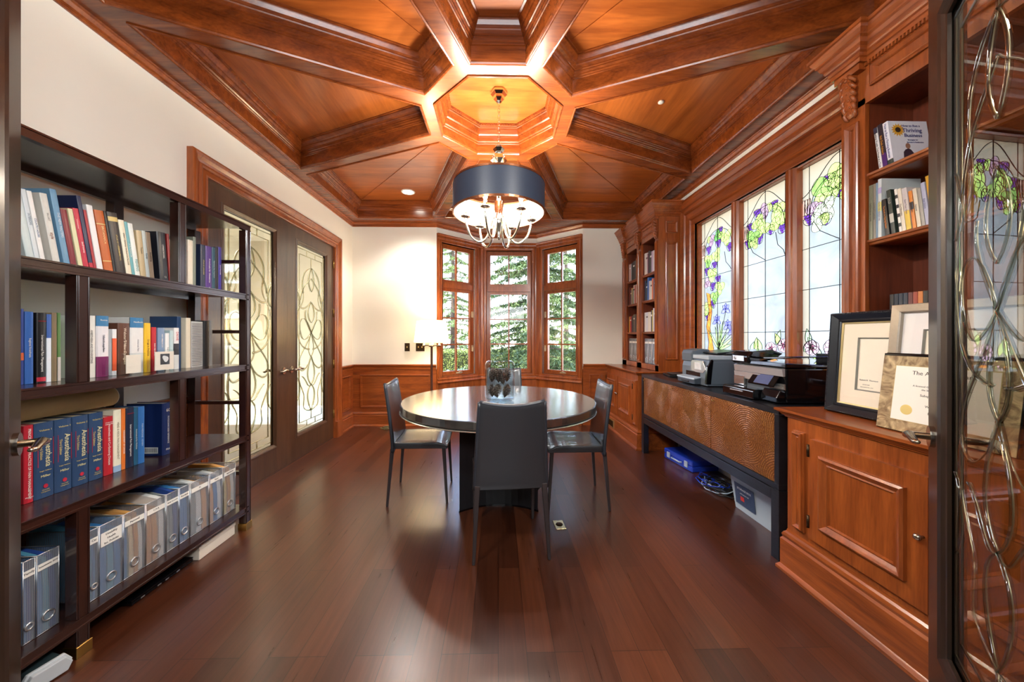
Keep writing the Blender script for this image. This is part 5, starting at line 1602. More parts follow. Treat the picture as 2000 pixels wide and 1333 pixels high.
bot = [(-.15, -.19), (.13, -.19), (.13, .19), (-.15, .19)]; top = [(-.175, -.215), (.14, -.215), (.14, .215), (-.175, .215)]
vs = [(x, y, .002) for x, y in bot] + [(x, y, .235) for x, y in top]
q.add(vs, [(0, 1, 2, 3), (0, 1, 5, 4), (1, 2, 6, 5), (2, 3, 7, 6), (3, 0, 4, 7)])
obj('tub', q, clear_pl, t, solid=.003)
q = MB(); q.box(-.185, .145, -.225, .225, .236, .262); q.box(-.165, .13, -.20, .20, .262, .276); obj('lid', q, plain('tub_lid_grey', (112, 122, 130), .35), t, bev=.003)
q = MB(); q.prism([(.0, .05), (.19, .05), (.19, .20), (.0, .20)], 0, .001, lambda p: Vector((-.153 - (p[1] * .107) - p[2] - .0035, -.02 + p[0], p[1])))
lb_ = obj('printed_label', q, plain('dark_blue_label', (52, 66, 92), .5, noise=.3, nscale=60), t)
M = basis((-.1755, .075, .165), (0, -1, 0), (-.107, 0, 1)); text('STORAGE BOX', inkm(WHT), lb_, M, .020, 'label_print')
M = basis((-.1725, .075, .135), (0, -1, 0), (-.107, 0, 1)); text('multi purpose tub', inkm(WHT), lb_, M, .012, 'label_print')
q = MB(); q.prism([(.10, .085), (.135, .085), (.135, .115), (.10, .115)], 0, .001, lambda p: Vector((-.1535 - (p[1] * .107) - p[2] - .0045, -.02 + p[0], p[1]))); obj('red_patch', q, inkm((220, 60, 50)), lb_)
q = MB(); q.box(-.12, .10, -.17, .17, .006, .15)
o = tag(obj('paper_pile', q, plain('newsprint', (196, 200, 200), .8, noise=.25, nscale=40), loc=(1.90, 2.29, 0)), 'pile of papers inside the clear storage tub', 'papers')

# ---- printers
def P3(x0):
    return lambda p: Vector((x0 - p[2], p[0], p[1]))
ZT = .85
grey_pl = plain('printer_grey', (92, 102, 112), .38, noise=.03)
lite_pl = plain('printer_light_grey', (170, 182, 192), .35, noise=.02)
silv_pl = plain('printer_silver', (206, 208, 212), .18, .6, noise=.02)
t = thing('printer', 'grey all in one printer on the far half of the credenza', 'printer', (1.675, 2.89, ZT))
# side profile extruded across (x backwards positive), local y -.19..+.19
def sideprism(q, prof, y0, y1, m=0):
    q.prism(prof, y0, y1, lambda p: Vector((p[0], p[2], p[1])), m)
q = MB()
sideprism(q, [(.0, .006), (.34, .006), (.34, .215), (.02, .215), (.0, .15)], -.185, .185)
q.box(.03, .33, -.19, -.185, .02, .20, 0)
obj('body', q, grey_pl, t, bev=.006, seg=2)
q = MB(); q.box(.01, .345, -.19, .19, .216, .252); obj('scanner_deck', q, lite_pl, t, bev=.006, seg=2)
q = MB(); sideprism(q, [(.0, .190), (.06, .190), (.16, .254), (.16, .292), (.10, .300), (.01, .288), (-.004, .26)], .035, .19); obj('feeder_cover', q, grey_pl, t, bev=.008, seg=3)
q = MB(); sideprism(q, [(.10, .262), (.30, .285), (.30, .292), (.10, .272)], -.16, .12); obj('feeder_tray', q, black_plastic, t, bev=.002)
q = MB(); sideprism(q, [(.16, .256), (.33, .256), (.33, .266), (.16, .270)], -.19, .19); obj('platen_lid', q, black_plastic, t, bev=.003)
q = MB(); q.prism([(-.17, .135), (-.13, .205), (.02, .205), (.04, .19), (.04, .115), (-.03, .105), (-.13, .105)], 0, .008, P3(.004)); pn = obj('control_panel', q, silv_pl, t, bev=.002)
q = MB(); q.prism([(-.11, .13), (-.02, .13), (-.02, .188), (-.10, .188)], .008, .011, P3(.004)); obj('display', q, plain('display_white', (226, 232, 240), .1, noise=.3, nscale=40), pn)
q = MB(); q.box(-.002, .10, -.09, .12, .072, .108); obj('output_slot', q, gloss_black, t)
q = MB(); sideprism(q, [(-.055, .008), (.04, .008), (.04, .066), (-.045, .060), (-.058, .050)], -.10, .165); tr_ = obj('paper_cassette', q, plain('cassette_grey', (66, 74, 84), .3), t, bev=.006, seg=2)
q = MB(); sideprism(q, [(-.060, .050), (.02, .066), (.02, .072), (-.058, .060)], -.102, .167); obj('cassette_lip', q, lite_pl, tr_)
q = MB(); q.box(-.062, -.054, -.02, .09, .018, .030); obj('grip', q, black_plastic, tr_)
q = MB(); sideprism(q, [(-.01, .02), (.03, .02), (.05, .21), (.035, .225), (.0, .16)], -.192, -.165); obj('black_edge', q, gloss_black, t, bev=.004)

t = thing('printer', 'glossy black photo printer on the near half of the credenza', 'printer', (1.70, 2.195, ZT))
q = MB(); sideprism(q, [(.0, .006), (.31, .006), (.31, .215), (.0, .215)], -.215, .215); obj('body', q, gloss_black, t, bev=.01, seg=3)
q = MB(); sideprism(q, [(-.012, .218), (.32, .218), (.32, .232), (.20, .236), (-.012, .246)], -.225, .225); obj('scanner_deck', q, gloss_black, t, bev=.006, seg=3)
q = MB(); sideprism(q, [(-.022, .222), (.02, .222), (.16, .250), (.22, .290), (.14, .316), (.0, .304), (-.028, .270)], .06, .228); obj('feeder_cover', q, gloss_black, t, bev=.012, seg=4)
q = MB(); q.prism([(.10, .236), (.21, .236), (.21, .272), (.10, .272)], .022, .027, P3(0)); fp = obj('feeder_badge', q, silv_pl, t, bev=.001)
q = MB(); q.tube([(-.0285, .185 + .011 * math.cos(k * PI / 8), .254 + .011 * math.sin(k * PI / 8)) for k in range(16)], .0011, 5, closed=True); obj('round_emblem', q, chrome, fp)
text('hp', inkm((90, 96, 104)), fp, basis((-.0280, .185, .254), (0, -1, 0), (0, 0, 1)), .016, 'emblem_letters')
q = MB(); q.prism([(-.10, .262), (.08, .255), (.08, .268), (-.10, .278), (-.22, .286), (-.22, .279)], -.28, -.03, lambda p: Vector((-p[2], p[0], p[1]))); obj('feeder_tray', q, gloss_black, t, bev=.003)
q = MB(); sideprism(q, [(-.012, .165), (.0, .165), (.0, .212), (-.018, .208)], -.205, .21); obj('chrome_band', q, silv_pl, t)
q = MB(); sideprism(q, [(-.012, .118), (.0, .118), (.0, .163), (-.016, .163)], -.03, .21); ck = obj('silver_strip', q, silv_pl, t)
q = MB(); q.box(-.018, -.002, .11, .21, .072, .135); obj('ink_door', q, plain('mirror_plastic', (190, 186, 182), .08, .8), t, bev=.002)
q = MB(); q.box(-.006, .09, -.20, .108, .060, .117); obj('output_slot', q, black_plastic, t)
q = MB(); sideprism(q, [(-.050, .104), (-.006, .168), (.0, .160), (-.043, .096)], -.175, .035); scn = obj('touch_screen', q, gloss_black, t, bev=.002)
q = MB(); sideprism(q, [(-.0476, .1086), (-.0104, .1628), (-.0112, .1634), (-.0484, .1092)], -.135, -.015); obj('display', q, plain('screen_blue_grey', (84, 92, 128), .15, noise=.08), scn)
q = MB(); sideprism(q, [(-.092, .006), (.01, .006), (.01, .068), (-.080, .068), (-.092, .058)], -.075, .222); tr_ = obj('paper_tray', q, gloss_black, t, bev=.005, seg=2)
q = MB(); q.box(-.096, -.090, .02, .14, .040, .046); obj('grip_line', q, silv_pl, tr_)
q = MB(); sideprism(q, [(-.05, .008), (.0, .008), (.0, .075), (-.03, .085), (-.055, .04)], -.21, -.08); obj('card_slot_block', q, gloss_black, t, bev=.006, seg=2)
q = MB(); q.box(-.012, .0, -.212, -.10, .085, .120); obj('side_fascia', q, plain('mirror_plastic', (190, 186, 182), .08, .8), t, bev=.003)
# flat black unit beside the grey printer, black box on the sill
t = thing('desk_phone_base', 'flat black electronic unit between the grey printer and the corner cabinet', 'device', (1.83, 3.47, ZT), R(-12))
q = MB(); q.prism([(-.10, .0), (.10, .0), (.10, .034), (-.10, .018)], -.13, .13, lambda p: Vector((p[0], p[2], p[1] + .001))); obj('base', q, black_plastic, t, bev=.004)
q = MB(); q.box(-.07, .02, -.10, .10, .028, .031); obj('keypad', q, plain('keypad_dark', (60, 66, 70), .5, noise=.5, nscale=70), t)
q = MB(); q.box(0, .045, 0, .12, 0, .10)
t = thing('black_box', 'black ribbed box on the window sill behind the glossy printer', 'box', (2.072, 2.085, 1.0605))
q = MB(); q.box(-.028, .028, -.07, .07, 0, .085); obj('box_body', q, black_plastic, t)
q = MB()
for k in range(9): q.box(-.030, .030, -.072, .072, .006 + k * .009, .010 + k * .009)
obj('ribs', q, black_plastic, t)
q = MB(); q.box(1.998, XR + .055, 1.80, 3.51, .985, 1.06)
struct('trim_12', q, cherry_y)

# ================================================================== FRAMED CERTIFICATES
def framed(name, label, xb, y_left, w_, h_, tilt, fw, fd, fmat, build, zc=.869):
    """frame leaning back: local x right (towards -y), local y up, local z towards the viewer (-x)"""
    t = thing(name, label, 'framed certificate')
    u = Vector((0, -1, 0)); v = Vector((math.sin(tilt), 0, math.cos(tilt))); n = u.cross(v)
    M = Matrix((u, v, n)).transposed().to_4x4(); M.translation = Vector((xb, y_left, zc + fd * math.sin(tilt) * 0 + .001))
    t.matrix_world = M
    q = MB()
    build(q, t)
    return t
def mouldframe(q, w_, h_, prof):
    q.sweep([(0, 0), (w_, 0), (w_, h_), (0, h_)], prof, closed=True)
def flat(a0, a1, b0, b1, c0, c1):
    q = MB(); q.box(a0, a1, b0, b1, c0, c1); return q
mat_board = plain('cream_mat_board', (240, 228, 206), .8, noise=.01)
mat_board2 = plain('white_mat_board', (238, 234, 230), .8, noise=.01)
fillet = plain('gold_fillet', (196, 180, 130), .35, .6)
parch = plain('parchment', (242, 234, 214), .75, noise=.02, nscale=20)
bevel_dark = plain('mat_bevel_grey', (120, 118, 108), .6)  # grey tone for the cut bevel of the mats

def b1(q, t):
    W, H = .43, .505
    mouldframe(q, W, H, [(0, -.022), (0, .0), (.004, .010), (.012, .012), (.020, .006), (.034, -.004), (.040, .0), (.046, -.006), (.050, -.008), (.050, -.020)])
    fo = obj('frame_moulding', q, plain('black_frame_lacquer', (30, 32, 38), .28), t)
    q = MB()
    for (off, r_, z_) in ((.008, .0042, .011), (.042, .0026, .0)):
        q = MB()
        a, b = off, W - off; c, d = off, H - off; st_ = r_ * 1.75
        k = a
        while k <= b: q.ball((k, c, z_), r_, 6); q.ball((k, d, z_), r_, 6); k += st_
        k = c
        while k <= d: q.ball((a, k, z_), r_, 6); q.ball((b, k, z_), r_, 6); k += st_
        obj('beading', q, MC['black_frame_lacquer'], fo)
    q = MB(); q.sweep([(.050, .050), (W - .050, .050), (W - .050, H - .050), (.050, H - .050)], [(0, -.012), (0, -.006), (.007, -.008), (.007, -.014)], closed=True); obj('gilt_fillet', q, fillet, fo)
    q = MB()
    a, b = .052, .125
    for r_ in ((a, W - a, a, b), (a, W - a, H - b, H - a), (a, b, b, H - b), (W - b, W - a, b, H - b)): q.box(r_[0], r_[1], r_[2], r_[3], -.018, -.012)
    q.sweep([(b, b), (W - b, b), (W - b, H - b), (b, H - b)], [(0, -.012), (.006, -.017)], m=1)
    obj('mat', q, [mat_board, bevel_dark], t)
    d = obj('document', flat(b - .004, W - b + .004, b - .004, H - b + .004, -.021, -.019), parch, t)
    text('Robert R. Thornton', inkm((90, 84, 76)), d, Matrix.Translation((b + .055, b + .052, -.0186)), .010, 'signature')
    text('SECRETARY', inkm((120, 112, 100)), d, Matrix.Translation((b + .045, b + .030, -.0186)), .006, 'small_print')
    text('DIPLOMATE No. 2417', inkm((120, 112, 100)), d, Matrix.Translation((b + .048, b + .018, -.0186)), .006, 'small_print')
    obj('glazing', flat(.046, W - .046, .046, H - .046, -.010, -.009), pane_glass, t)
framed('framed_certificate', 'black beaded frame with a cream mat leaning nearest the stained glass', 1.712, 1.752, .43, .505, R(4), .05, .03, None, b1)
def b2(q, t):
    W, H = .42, .52
    mouldframe(q, W, H, [(0, -.022), (0, .004), (.003, .006), (.030, .004), (.034, .0), (.036, -.020)])
    obj('frame_moulding', q, plain('pewter_frame', (160, 148, 132), .35, .35, noise=.1, nscale=120), t)
    q = MB()
    a, b = .034, .105
    for r_ in ((a, W - a, a, b), (a, W - a, H - b, H - a), (a, b, b, H - b), (W - b, W - a, b, H - b)): q.box(r_[0], r_[1], r_[2], r_[3], -.018, -.012)
    q.sweep([(b, b), (W - b, b), (W - b, H - b), (b, H - b)], [(0, -.012), (.006, -.017)], m=1)
    obj('mat', q, [mat_board2, bevel_dark], t)
    d = obj('document', flat(b - .004, W - b + .004, b - .004, H - b + .004, -.021, -.019), parch, t)
    q = MB()
    for k in range(5): q.box(b + .075, b + .105, H - b - .06 - k * .014, H - b - .052 - k * .014, -.019, -.0186)
    obj('crest_print', q, plain('faint_print', (206, 194, 168), .7), d)
    obj('glazing', flat(.034, W - .034, .034, H - .034, -.010, -.009), pane_glass, t)
framed('framed_certificate', 'pewter grey frame leaning behind the marbled plaque', 1.662, 1.447, .42, .515, R(5.5), .05, .03, None, b2)
def b3_(q, t):
    W, H = .40, .315
    q.box(0, W, 0, H, -.016, -.002); q.box(-.003, W + .003, -.003, H + .003, -.020, -.014)
    obj('plaque_board', q, gloss_black, t, bev=.002)
    m, n, b = newmat('marbled_tan')
    tcn = n.nodes.new('ShaderNodeTexCoord'); nz = n.nodes.new('ShaderNodeTexNoise')
    nz.inputs['Scale'].default_value = 16; nz.inputs['Detail'].default_value = 8; nz.inputs['Distortion'].default_value = 2.5
    cr = n.nodes.new('ShaderNodeValToRGB')
    cr.color_ramp.elements[0].position = .34; cr.color_ramp.elements[0].color = srgb(112, 86, 58)
    cr.color_ramp.elements[1].position = .66; cr.color_ramp.elements[1].color = srgb(206, 182, 140)
    n.links.new(tcn.outputs['Object'], nz.inputs[0]); n.links.new(nz.outputs[0], cr.inputs[0]); n.links.new(cr.outputs[0], b.inputs['Base Color'])
    b.inputs['Roughness'].default_value = .3
    obj('marbled_border', flat(.003, W - .003, .003, H - .010, -.002, .0), m, t)
    d = obj('document', flat(.052, W - .052, .048, H - .050, .0, .001), plain('certificate_paper', (244, 240, 228), .6, noise=.01), t)
    obj('gilt_edge', flat(.050, W - .050, .046, H - .048, -.0002, .0005), fillet, t)
    cx = W / 2
    bl = inkm((60, 54, 48))
    for tx, yy, sz, nm in (('The American Board', .240, .0215, 'heading'), ('of Specialties', .222, .010, 'line'), ('Michael', .205, .015, 'heading'), ('A licensed Graduate of Medicine having met', .190, .0095, 'line'), ('the Standards of Examination', .177, .0095, 'line'), ('Subspecialty Certificate', .155, .0125, 'heading'), ('for the period', .138, .009, 'line'), ('Wm. Forrester', .115, .013, 'signature'), ('L. Hartman', .090, .013, 'signature'), ('Secretary', .074, .007, 'line')):
        text(tx, bl, d, Matrix.Translation((cx, yy, .0012)), sz, nm)
    q = MB(); q.lathe([(.001, .0014), (.017, .0014), (.020, .001)], 24, (.102, .092, 0), smooth=False); obj('gold_seal', q, plain('pale_gold_foil', (226, 204, 130), .4, .4), d)
framed('framed_certificate', 'tan marbled certificate plaque standing in front of the pewter frame', 1.612, 1.428, .40, .312, R(7.0), .05, .03, None, b3_)

# ================================================================== BOOKS ON THE RIGHT
G5 = 'books on the near right bookcase'
def rb(x, y0, y1, z, h_, rgb, lb, lean=0, tt=(), bd=(), cv=(), dp=.17, soft=True):
    return book((x, y0, z + .001), (y1 - y0) * .96, h_, dp, rgb, lb, -1, R(-lean), tt, bd, G5, soft, cov=list(cv))
zs = 2.046
rb(1.803, 1.566, 1.581, zs, .205, (236, 236, 236), 'white and black book about building wealth on the upper right shelf', 7, [('Building Wealth One House at a Time', .45, .013, BLK, 'v')], [(.86, 1, 1)], [(40, 46, 70)])
rb(1.803, 1.545, 1.564, zs, .210, (32, 26, 40), 'dark purple and gold book on the upper right shelf', 7, [('Rich Dads Advisors', .5, .012, (220, 160, 50), 'v')], [(.0, .3, 1)], [(76, 36, 110)], .16)
o = rb(1.803, 1.521, 1.543, zs, .205, (228, 230, 238), 'white book with a sunflower cover about a thriving business', 7, [('How to Run a Thriving Business', .55, .013, (52, 66, 130), 'v')], [(0, .1, 1)], [(50, 66, 60)], .185)
def cov_t(tx, a, b, sz, m): text(tx, m, o, basis((a, -.0012, b), (1, 0, 0), (0, 0, 1)), sz, 'cover_title')
nav = inkm((44, 56, 120))
cov_t('How to Run a', .105, .180, .015, nav); cov_t('Thriving', .108, .157, .028, nav); cov_t('Business', .110, .132, .025, nav); cov_t('Strategies for', .105, .110, .009, nav); cov_t('Success & Satisfaction', .115, .098, .009, nav)
q = MB()
for k in range(14):
    a = k * 2 * PI / 14
    q.prism(blade(.042 + .010 * math.cos(a), .160 + .010 * math.sin(a), .022, .0045, a, 5), 0, .0006, lambda p: Vector((p[0], -.0004 - p[2], p[1])))
obj('sunflower_petals', q, inkm((226, 168, 50)), o)
q = MB(); q.prism(oval(.042, .160, .013, .013, 16), 0, .0012, lambda p: Vector((p[0], -.0004 - p[2], p[1]))); obj('sunflower_heart', q, inkm((50, 34, 26)), o)
q = MB(); q.prism([(.05, .004), (.11, .004), (.104, .04), (.09, .062), (.078, .068), (.064, .062), (.054, .05)], 0, .0006, lambda p: Vector((p[0], -.0004 - p[2], p[1]))); obj('printed_figure', q, inkm((56, 40, 56)), o)
q = MB(); q.prism(oval(.078, .080, .011, .014, 14), 0, .0008, lambda p: Vector((p[0], -.0004 - p[2], p[1]))); obj('printed_face', q, inkm((150, 110, 90)), o)
zs = 1.722
rb(1.802, 1.607, 1.625, zs, .262, (120, 124, 104), 'grey green tall book at the left end of the middle right shelf', 0, [('THE BOOK OF HOME', .5, .009, (70, 70, 60), 'v')])
rb(1.802, 1.594, 1.606, zs, .262, (136, 130, 116), 'taupe tall book second on the middle right shelf', 0, [('COMPLETE GARDEN', .5, .009, (80, 76, 70), 'v')])
rb(1.802, 1.586, 1.593, zs, .262, (120, 150, 176), 'thin blue grey tall book third on the middle right shelf')
rb(1.802, 1.570, 1.585, zs, .275, (206, 214, 214), 'tall pale book with a rainbow spine on the middle right shelf', 0, [('HOW TO INVEST IN', .45, .010, (110, 110, 150), 'v')], [(.45, .6, 1), (.75, .85, 2)], [(220, 214, 120), (180, 170, 210)], .19)
for (a, b, h_, rgb, lb, tt, cv, bd, le) in [
 (1.536, 1.555, .172, (34, 34, 34), 'small black book with orange lettering on the middle right shelf', [('The Book on Flipping Houses', .5, .009, (230, 140, 50), 'v')], [], (), 6),
 (1.513, 1.530, .208, (44, 56, 50), 'green black book right of the small black one', [('SOLD', .75, .012, (200, 200, 190), 'v')], [(190, 190, 180)], [(.25, .45, 1)], 6),
 (1.489, 1.499, .200, (232, 230, 222), 'white spined book with black dashes on the middle right shelf', [], [BLK], [(.12, .2, 1), (.34, .42, 1), (.55, .63, 1), (.78, .86, 1)], 6),
 (1.474, 1.4875, .196, (226, 216, 196), 'cream paperback right of the dashed one', [('The Millionaire', .5, .009, (120, 110, 100), 'v')], [], (), 6),
 (1.453, 1.472, .190, (206, 198, 196), 'grey and yellow paperback on the middle right shelf', [('Start Your Own', .55, .010, (110, 100, 120), 'v')], [(222, 190, 70)], [(0, .45, 1)], 6),
 (1.437, 1.449, .168, (214, 130, 40), 'orange and black short book on the middle right shelf', [('SMART', .5, .009, BLK, 'v')], [BLK], [(.5, .7, 1)], 6),
 (1.420, 1.434, .172, (222, 212, 190), 'cream short book right of the orange one', [('Options', .5, .009, (100, 90, 80), 'v')], [], (), 6),
 (1.406, 1.4175, .165, (160, 156, 146), 'grey mottled short book on the middle right shelf', [], [], (), 6)]:
    rb(1.803, a, b, zs, h_, rgb, lb, le, tt, bd, cv, .13)
rb(1.803, 1.390, 1.404, zs, .185, (176, 180, 204), 'pale violet tall book leaning left of the yellow one', 6, [('Real Estate', .5, .010, (120, 120, 160), 'v')])
rb(1.803, 1.352, 1.386, zs, .206, (218, 166, 50), 'thick yellow book leaning on the middle right shelf', 6, [('How to buy and hold Rent', .5, .013, WHT, 'v')])
zs = 1.30
for k, (rgb, tx) in enumerate([((40, 44, 50), ''), ((34, 44, 56), ''), ((36, 46, 60), ''), ((38, 48, 62), ''), ((96, 48, 46), ''), ((150, 64, 48), 'Verne'), ((196, 120, 60), ''), ((28, 28, 26), 'Fables'), ((110, 60, 40), '')]):
    nm = ['charcoal', 'slate', 'dark blue', 'blue black', 'maroon', 'brick red', 'amber', 'black and gold', 'brown'][k]
    rb(1.845, 1.556 - k * .0182, 1.5735 - k * .0182, zs, .150, rgb, 'small old %s book in the row above the framed certificates' % nm, 0, [(tx, .5, .012, GOLD, 'v')] if tx else [], (), (), .12)
G6 = 'books in the back right corner bookcase'
def fill(y_hi, y_lo, z, row, lab):
    y = y_hi - .006
    for k, (w_, h_, rgb, nm) in enumerate(row):
        if y - w_ < y_lo + .004: break
        book((1.80, y - w_, z + .001), w_ * .95, h_, .17, rgb, '%s book %s' % (nm, lab), -1, 0, [], [(.72, .80, 1)] if k % 3 == 1 else [], G6, True, cov=[WHT if sum(rgb) < 380 else (90, 80, 80)])
        y -= w_
b2_, b1_ = (4.178, 3.81), (4.672, 4.317)
R_ = .35
fill(*b2_, 2.005, [(.045, .27, (232, 228, 222), 'white'), (.04, .265, (224, 216, 214), 'cream'), (.022, .25, (120, 40, 70), 'maroon'), (.05, .275, (28, 28, 32), 'black'), (.035, .26, (70, 66, 66), 'charcoal'), (.04, .25, (196, 178, 204), 'lilac'), (.03, .25, (228, 226, 230), 'pale grey')], 'on the top shelf of the right bay, corner bookcase')
fill(*b2_, 1.689, [(.05, .25, (30, 44, 66), 'dark navy'), (.03, .22, (40, 52, 60), 'slate'), (.045, .276, (40, 96, 170), 'bright blue'), (.045, .23, (210, 212, 214), 'light grey'), (.03, .22, (232, 226, 214), 'cream'), (.04, .245, (218, 120, 80), 'orange'), (.03, .23, (90, 90, 110), 'grey violet'), (.03, .24, (190, 90, 60), 'rust')], 'on the second shelf of the right bay, corner bookcase')
fill(*b2_, 1.315, [(.05, .235, (224, 222, 218), 'white ringbound'), (.045, .235, (214, 214, 220), 'pale grey'), (.045, .235, (226, 220, 206), 'ivory'), (.04, .23, (230, 224, 212), 'cream'), (.03, .25, (64, 60, 60), 'charcoal'), (.025, .25, (214, 190, 90), 'yellow'), (.03, .27, (228, 226, 230), 'bright white'), (.03, .27, (90, 70, 140), 'purple')], 'on the third shelf of the right bay, corner bookcase')
fill(*b1_, 2.005, [(.03, .24, (226, 222, 216), 'white'), (.02, .24, (180, 60, 50), 'red'), (.03, .235, (214, 214, 220), 'pale grey'), (.06, .245, (30, 30, 34), 'black'), (.05, .25, (36, 40, 46), 'slate'), (.04, .25, (60, 56, 56), 'charcoal'), (.05, .27, (150, 90, 50), 'brown')], 'on the top shelf of the left bay, corner bookcase')
fill(*b1_, 1.689, [(.05, .24, (130, 60, 40), 'russet'), (.03, .2, (50, 66, 110), 'navy'), (.04, .22, (206, 190, 150), 'tan'), (.03, .2, (70, 110, 90), 'green'), (.04, .25, (232, 230, 226), 'white'), (.035, .24, (180, 50, 50), 'red'), (.04, .25, (226, 220, 210), 'cream')], 'on the second shelf of the left bay, corner bookcase')
fill(*b1_, 1.315, [(.03, .215, (226, 190, 80), 'yellow'), (.045, .215, (190, 50, 60), 'red'), (.03, .21, (110, 40, 50), 'maroon'), (.045, .22, (50, 60, 56), 'dark green'), (.045, .235, (110, 100, 90), 'taupe'), (.05, .235, (66, 62, 60), 'charcoal')], 'on the third shelf of the left bay, corner bookcase')
for lab, (yh, yl) in (('right', b2_), ('left', b1_)):
    for k in range(3):
        wd_ = .098
        pos = ['left', 'middle', 'right'][k]
        magazine_file(1.80, yh - .012 - (k + 1) * (wd_ + .004), .936, wd_, .295, .19, '%s grey magazine file in the %s bay of the corner bookcase' % (pos, lab), '', -1, k, 'magazine files in the corner bookcase', 'wg', 1, 40 + k, '%s corner file, %s bay' % (pos, lab))
# ================================================================== TABLE, CHAIRS AND THE REST
TX, TY = 0.003, 2.772
t = thing('round_table', 'large round charcoal wood table on a curved pedestal', 'table', (TX, TY, 0))
q = MB(); q.lathe([(.001, .694), (.755, .694), (.764, .697), (.766, .702), (.766, .744), (.764, .749), (.758, .750), (.001, .750)], 128, smooth=False)
obj('tabletop', q, table_wood, t)
q = MB(); q.lathe([(.70, .680), (.768, .682), (.772, .686), (.768, .690), (.70, .692)], 128, smooth=False, cap=False); obj('metal_rim', q, plain('pale_metal_rim', (200, 196, 186), .25, .85), t)
pl = []
for k in range(13):
    u_ = -1 + 2 * k / 12; pl.append((u_ * .28, -.335 + .10 * (1 - u_ * u_)))
for k in range(13):
    u_ = 1 - 2 * k / 12; pl.append((u_ * .28, .335 - .10 * (1 - u_ * u_)))
q = MB(); q.prism(pl, .0, .682); obj('pedestal', q, plain('pedestal_charcoal', (32, 34, 38), .38, noise=.06), t, bev=.004)
q = MB()
pb = [(a * 1.012, b * 1.012) for a, b in pl]; q.prism(pb, .0, .012); obj('pedestal_foot', q, gloss_black, t)

# ---- chairs
def make_chair(label, loc, rz, group):
    """leather chair facing local +y"""
    c = thing('dining_chair', label, 'chair', loc, rz, group)
    # back: wide at the seat, narrowing to the top, slightly dished
    def back(u, v, side):
        z = .395 + v * .50
        wv = .205 - .027 * v
        x = (u * 2 - 1) * wv
        dish = .022 * (1 - (u * 2 - 1) ** 2) * (.3 + .7 * v)
        lean = -.185 - .055 * max(0, v - .12) ** 1.25 - .015 * v
        dip = -.020 * (1 - (u * 2 - 1) ** 2) * v ** 6
        return Vector((x, lean - dish + side * .0125, z + dip))
    q = MB(); nu, nv = 14, 16
    f = [[back(i / nu, j / nv, 1) for j in range(nv + 1)] for i in range(nu + 1)]
    b = [[back(i / nu, j / nv, -1) for j in range(nv + 1)] for i in range(nu + 1)]
    k = (nu + 1) * (nv + 1)
    vs = [p for r_ in f for p in r_] + [p for r_ in b for p in r_]
    ix = lambda i, j, s: s * k + i * (nv + 1) + j
    fs = []
    for i in range(nu):
        for j in range(nv):
            fs.append((ix(i, j, 0), ix(i + 1, j, 0), ix(i + 1, j + 1, 0), ix(i, j + 1, 0)))
            fs.append((ix(i, j, 1), ix(i, j + 1, 1), ix(i + 1, j + 1, 1), ix(i + 1, j, 1)))
    for i in range(nu):
        for j in (0, nv): fs.append((ix(i, j, 0), ix(i + 1, j, 0), ix(i + 1, j, 1), ix(i, j, 1)))
    for j in range(nv):
        for i in (0, nu): fs.append((ix(i, j, 0), ix(i, j + 1, 0), ix(i, j + 1, 1), ix(i, j, 1)))
    q.add(vs, fs, 0, True)
    bo = obj('backrest', q, leather, c, bev=.004, seg=2)
    # stitched edges
    q = MB()
    for i in (0, nu): q.tube([back(i / nu, j / nv, 0) for j in range(nv + 1)], .0128, 8)
    q.tube([back(i / nu, 1, 0) for i in range(nu + 1)], .0128, 8)
    obj('piping', q, plain('leather_edge', (44, 46, 52), .33, noise=.05), bo)
    # seat: saddle slab with a soft front
    def seat(u, v, s):
        x = (u * 2 - 1) * (.195 + .02 * v)
        y = -.18 + v * .40
        z = .452 + .010 * (abs(u * 2 - 1) ** 3) - (.030 * max(0, v - .85) / .15 if s > 0 else 0)
        return Vector((x, y, z if s > 0 else .412 + .004 * abs(u * 2 - 1)))
    q = MB(); nu, nv = 12, 12
    vs = [seat(i / nu, j / nv, 1) for i in range(nu + 1) for j in range(nv + 1)] + [seat(i / nu, j / nv, -1) for i in range(nu + 1) for j in range(nv + 1)]
    k = (nu + 1) * (nv + 1); ix = lambda i, j, s: s * k + i * (nv + 1) + j
    fs = []
    for i in range(nu):
        for j in range(nv):
            fs.append((ix(i, j, 0), ix(i + 1, j, 0), ix(i + 1, j + 1, 0), ix(i, j + 1, 0)))
            fs.append((ix(i, j, 1), ix(i, j + 1, 1), ix(i + 1, j + 1, 1), ix(i + 1, j, 1)))
    for i in range(nu):
        for j in (0, nv): fs.append((ix(i, j, 0), ix(i + 1, j, 0), ix(i + 1, j, 1), ix(i, j, 1)))
    for j in range(nv):
        for i in (0, nu): fs.append((ix(i, j, 0), ix(i, j + 1, 0), ix(i, j + 1, 1), ix(i, j, 1)))
    q.add(vs, fs, 0, True)
    obj('seat', q, leather, c, bev=.005, seg=2)
    for sx_ in (-1, 1):
        q = MB(); q.bar((sx_ * .190, -.190, .42), (sx_ * .212, -.222, 0), .030, .026, w2=(.017, .016), up=(0, 1, 0)); obj('leg', q, dark_leg, c, bev=.003)
        q = MB(); q.bar((sx_ * .195, .190, .42), (sx_ * .200, .215, 0), .030, .026, w2=(.017, .016), up=(0, 1, 0)); obj('leg', q, dark_leg, c, bev=.003)
    return c
GC = 'grey leather chairs around the round table'
c0 = make_chair('grey leather chair nearest the camera with its back turned', (.056, 2.115, 0), R(5), GC)
dup(c0, (-.610, 2.762, 0), (0, 0, R(-90 + 3)), 'grey leather chair on the left of the round table', GC)
dup(c0, (.585, 2.655, 0), (0, 0, R(90 - 2)), 'grey leather chair on the right of the round table', GC)
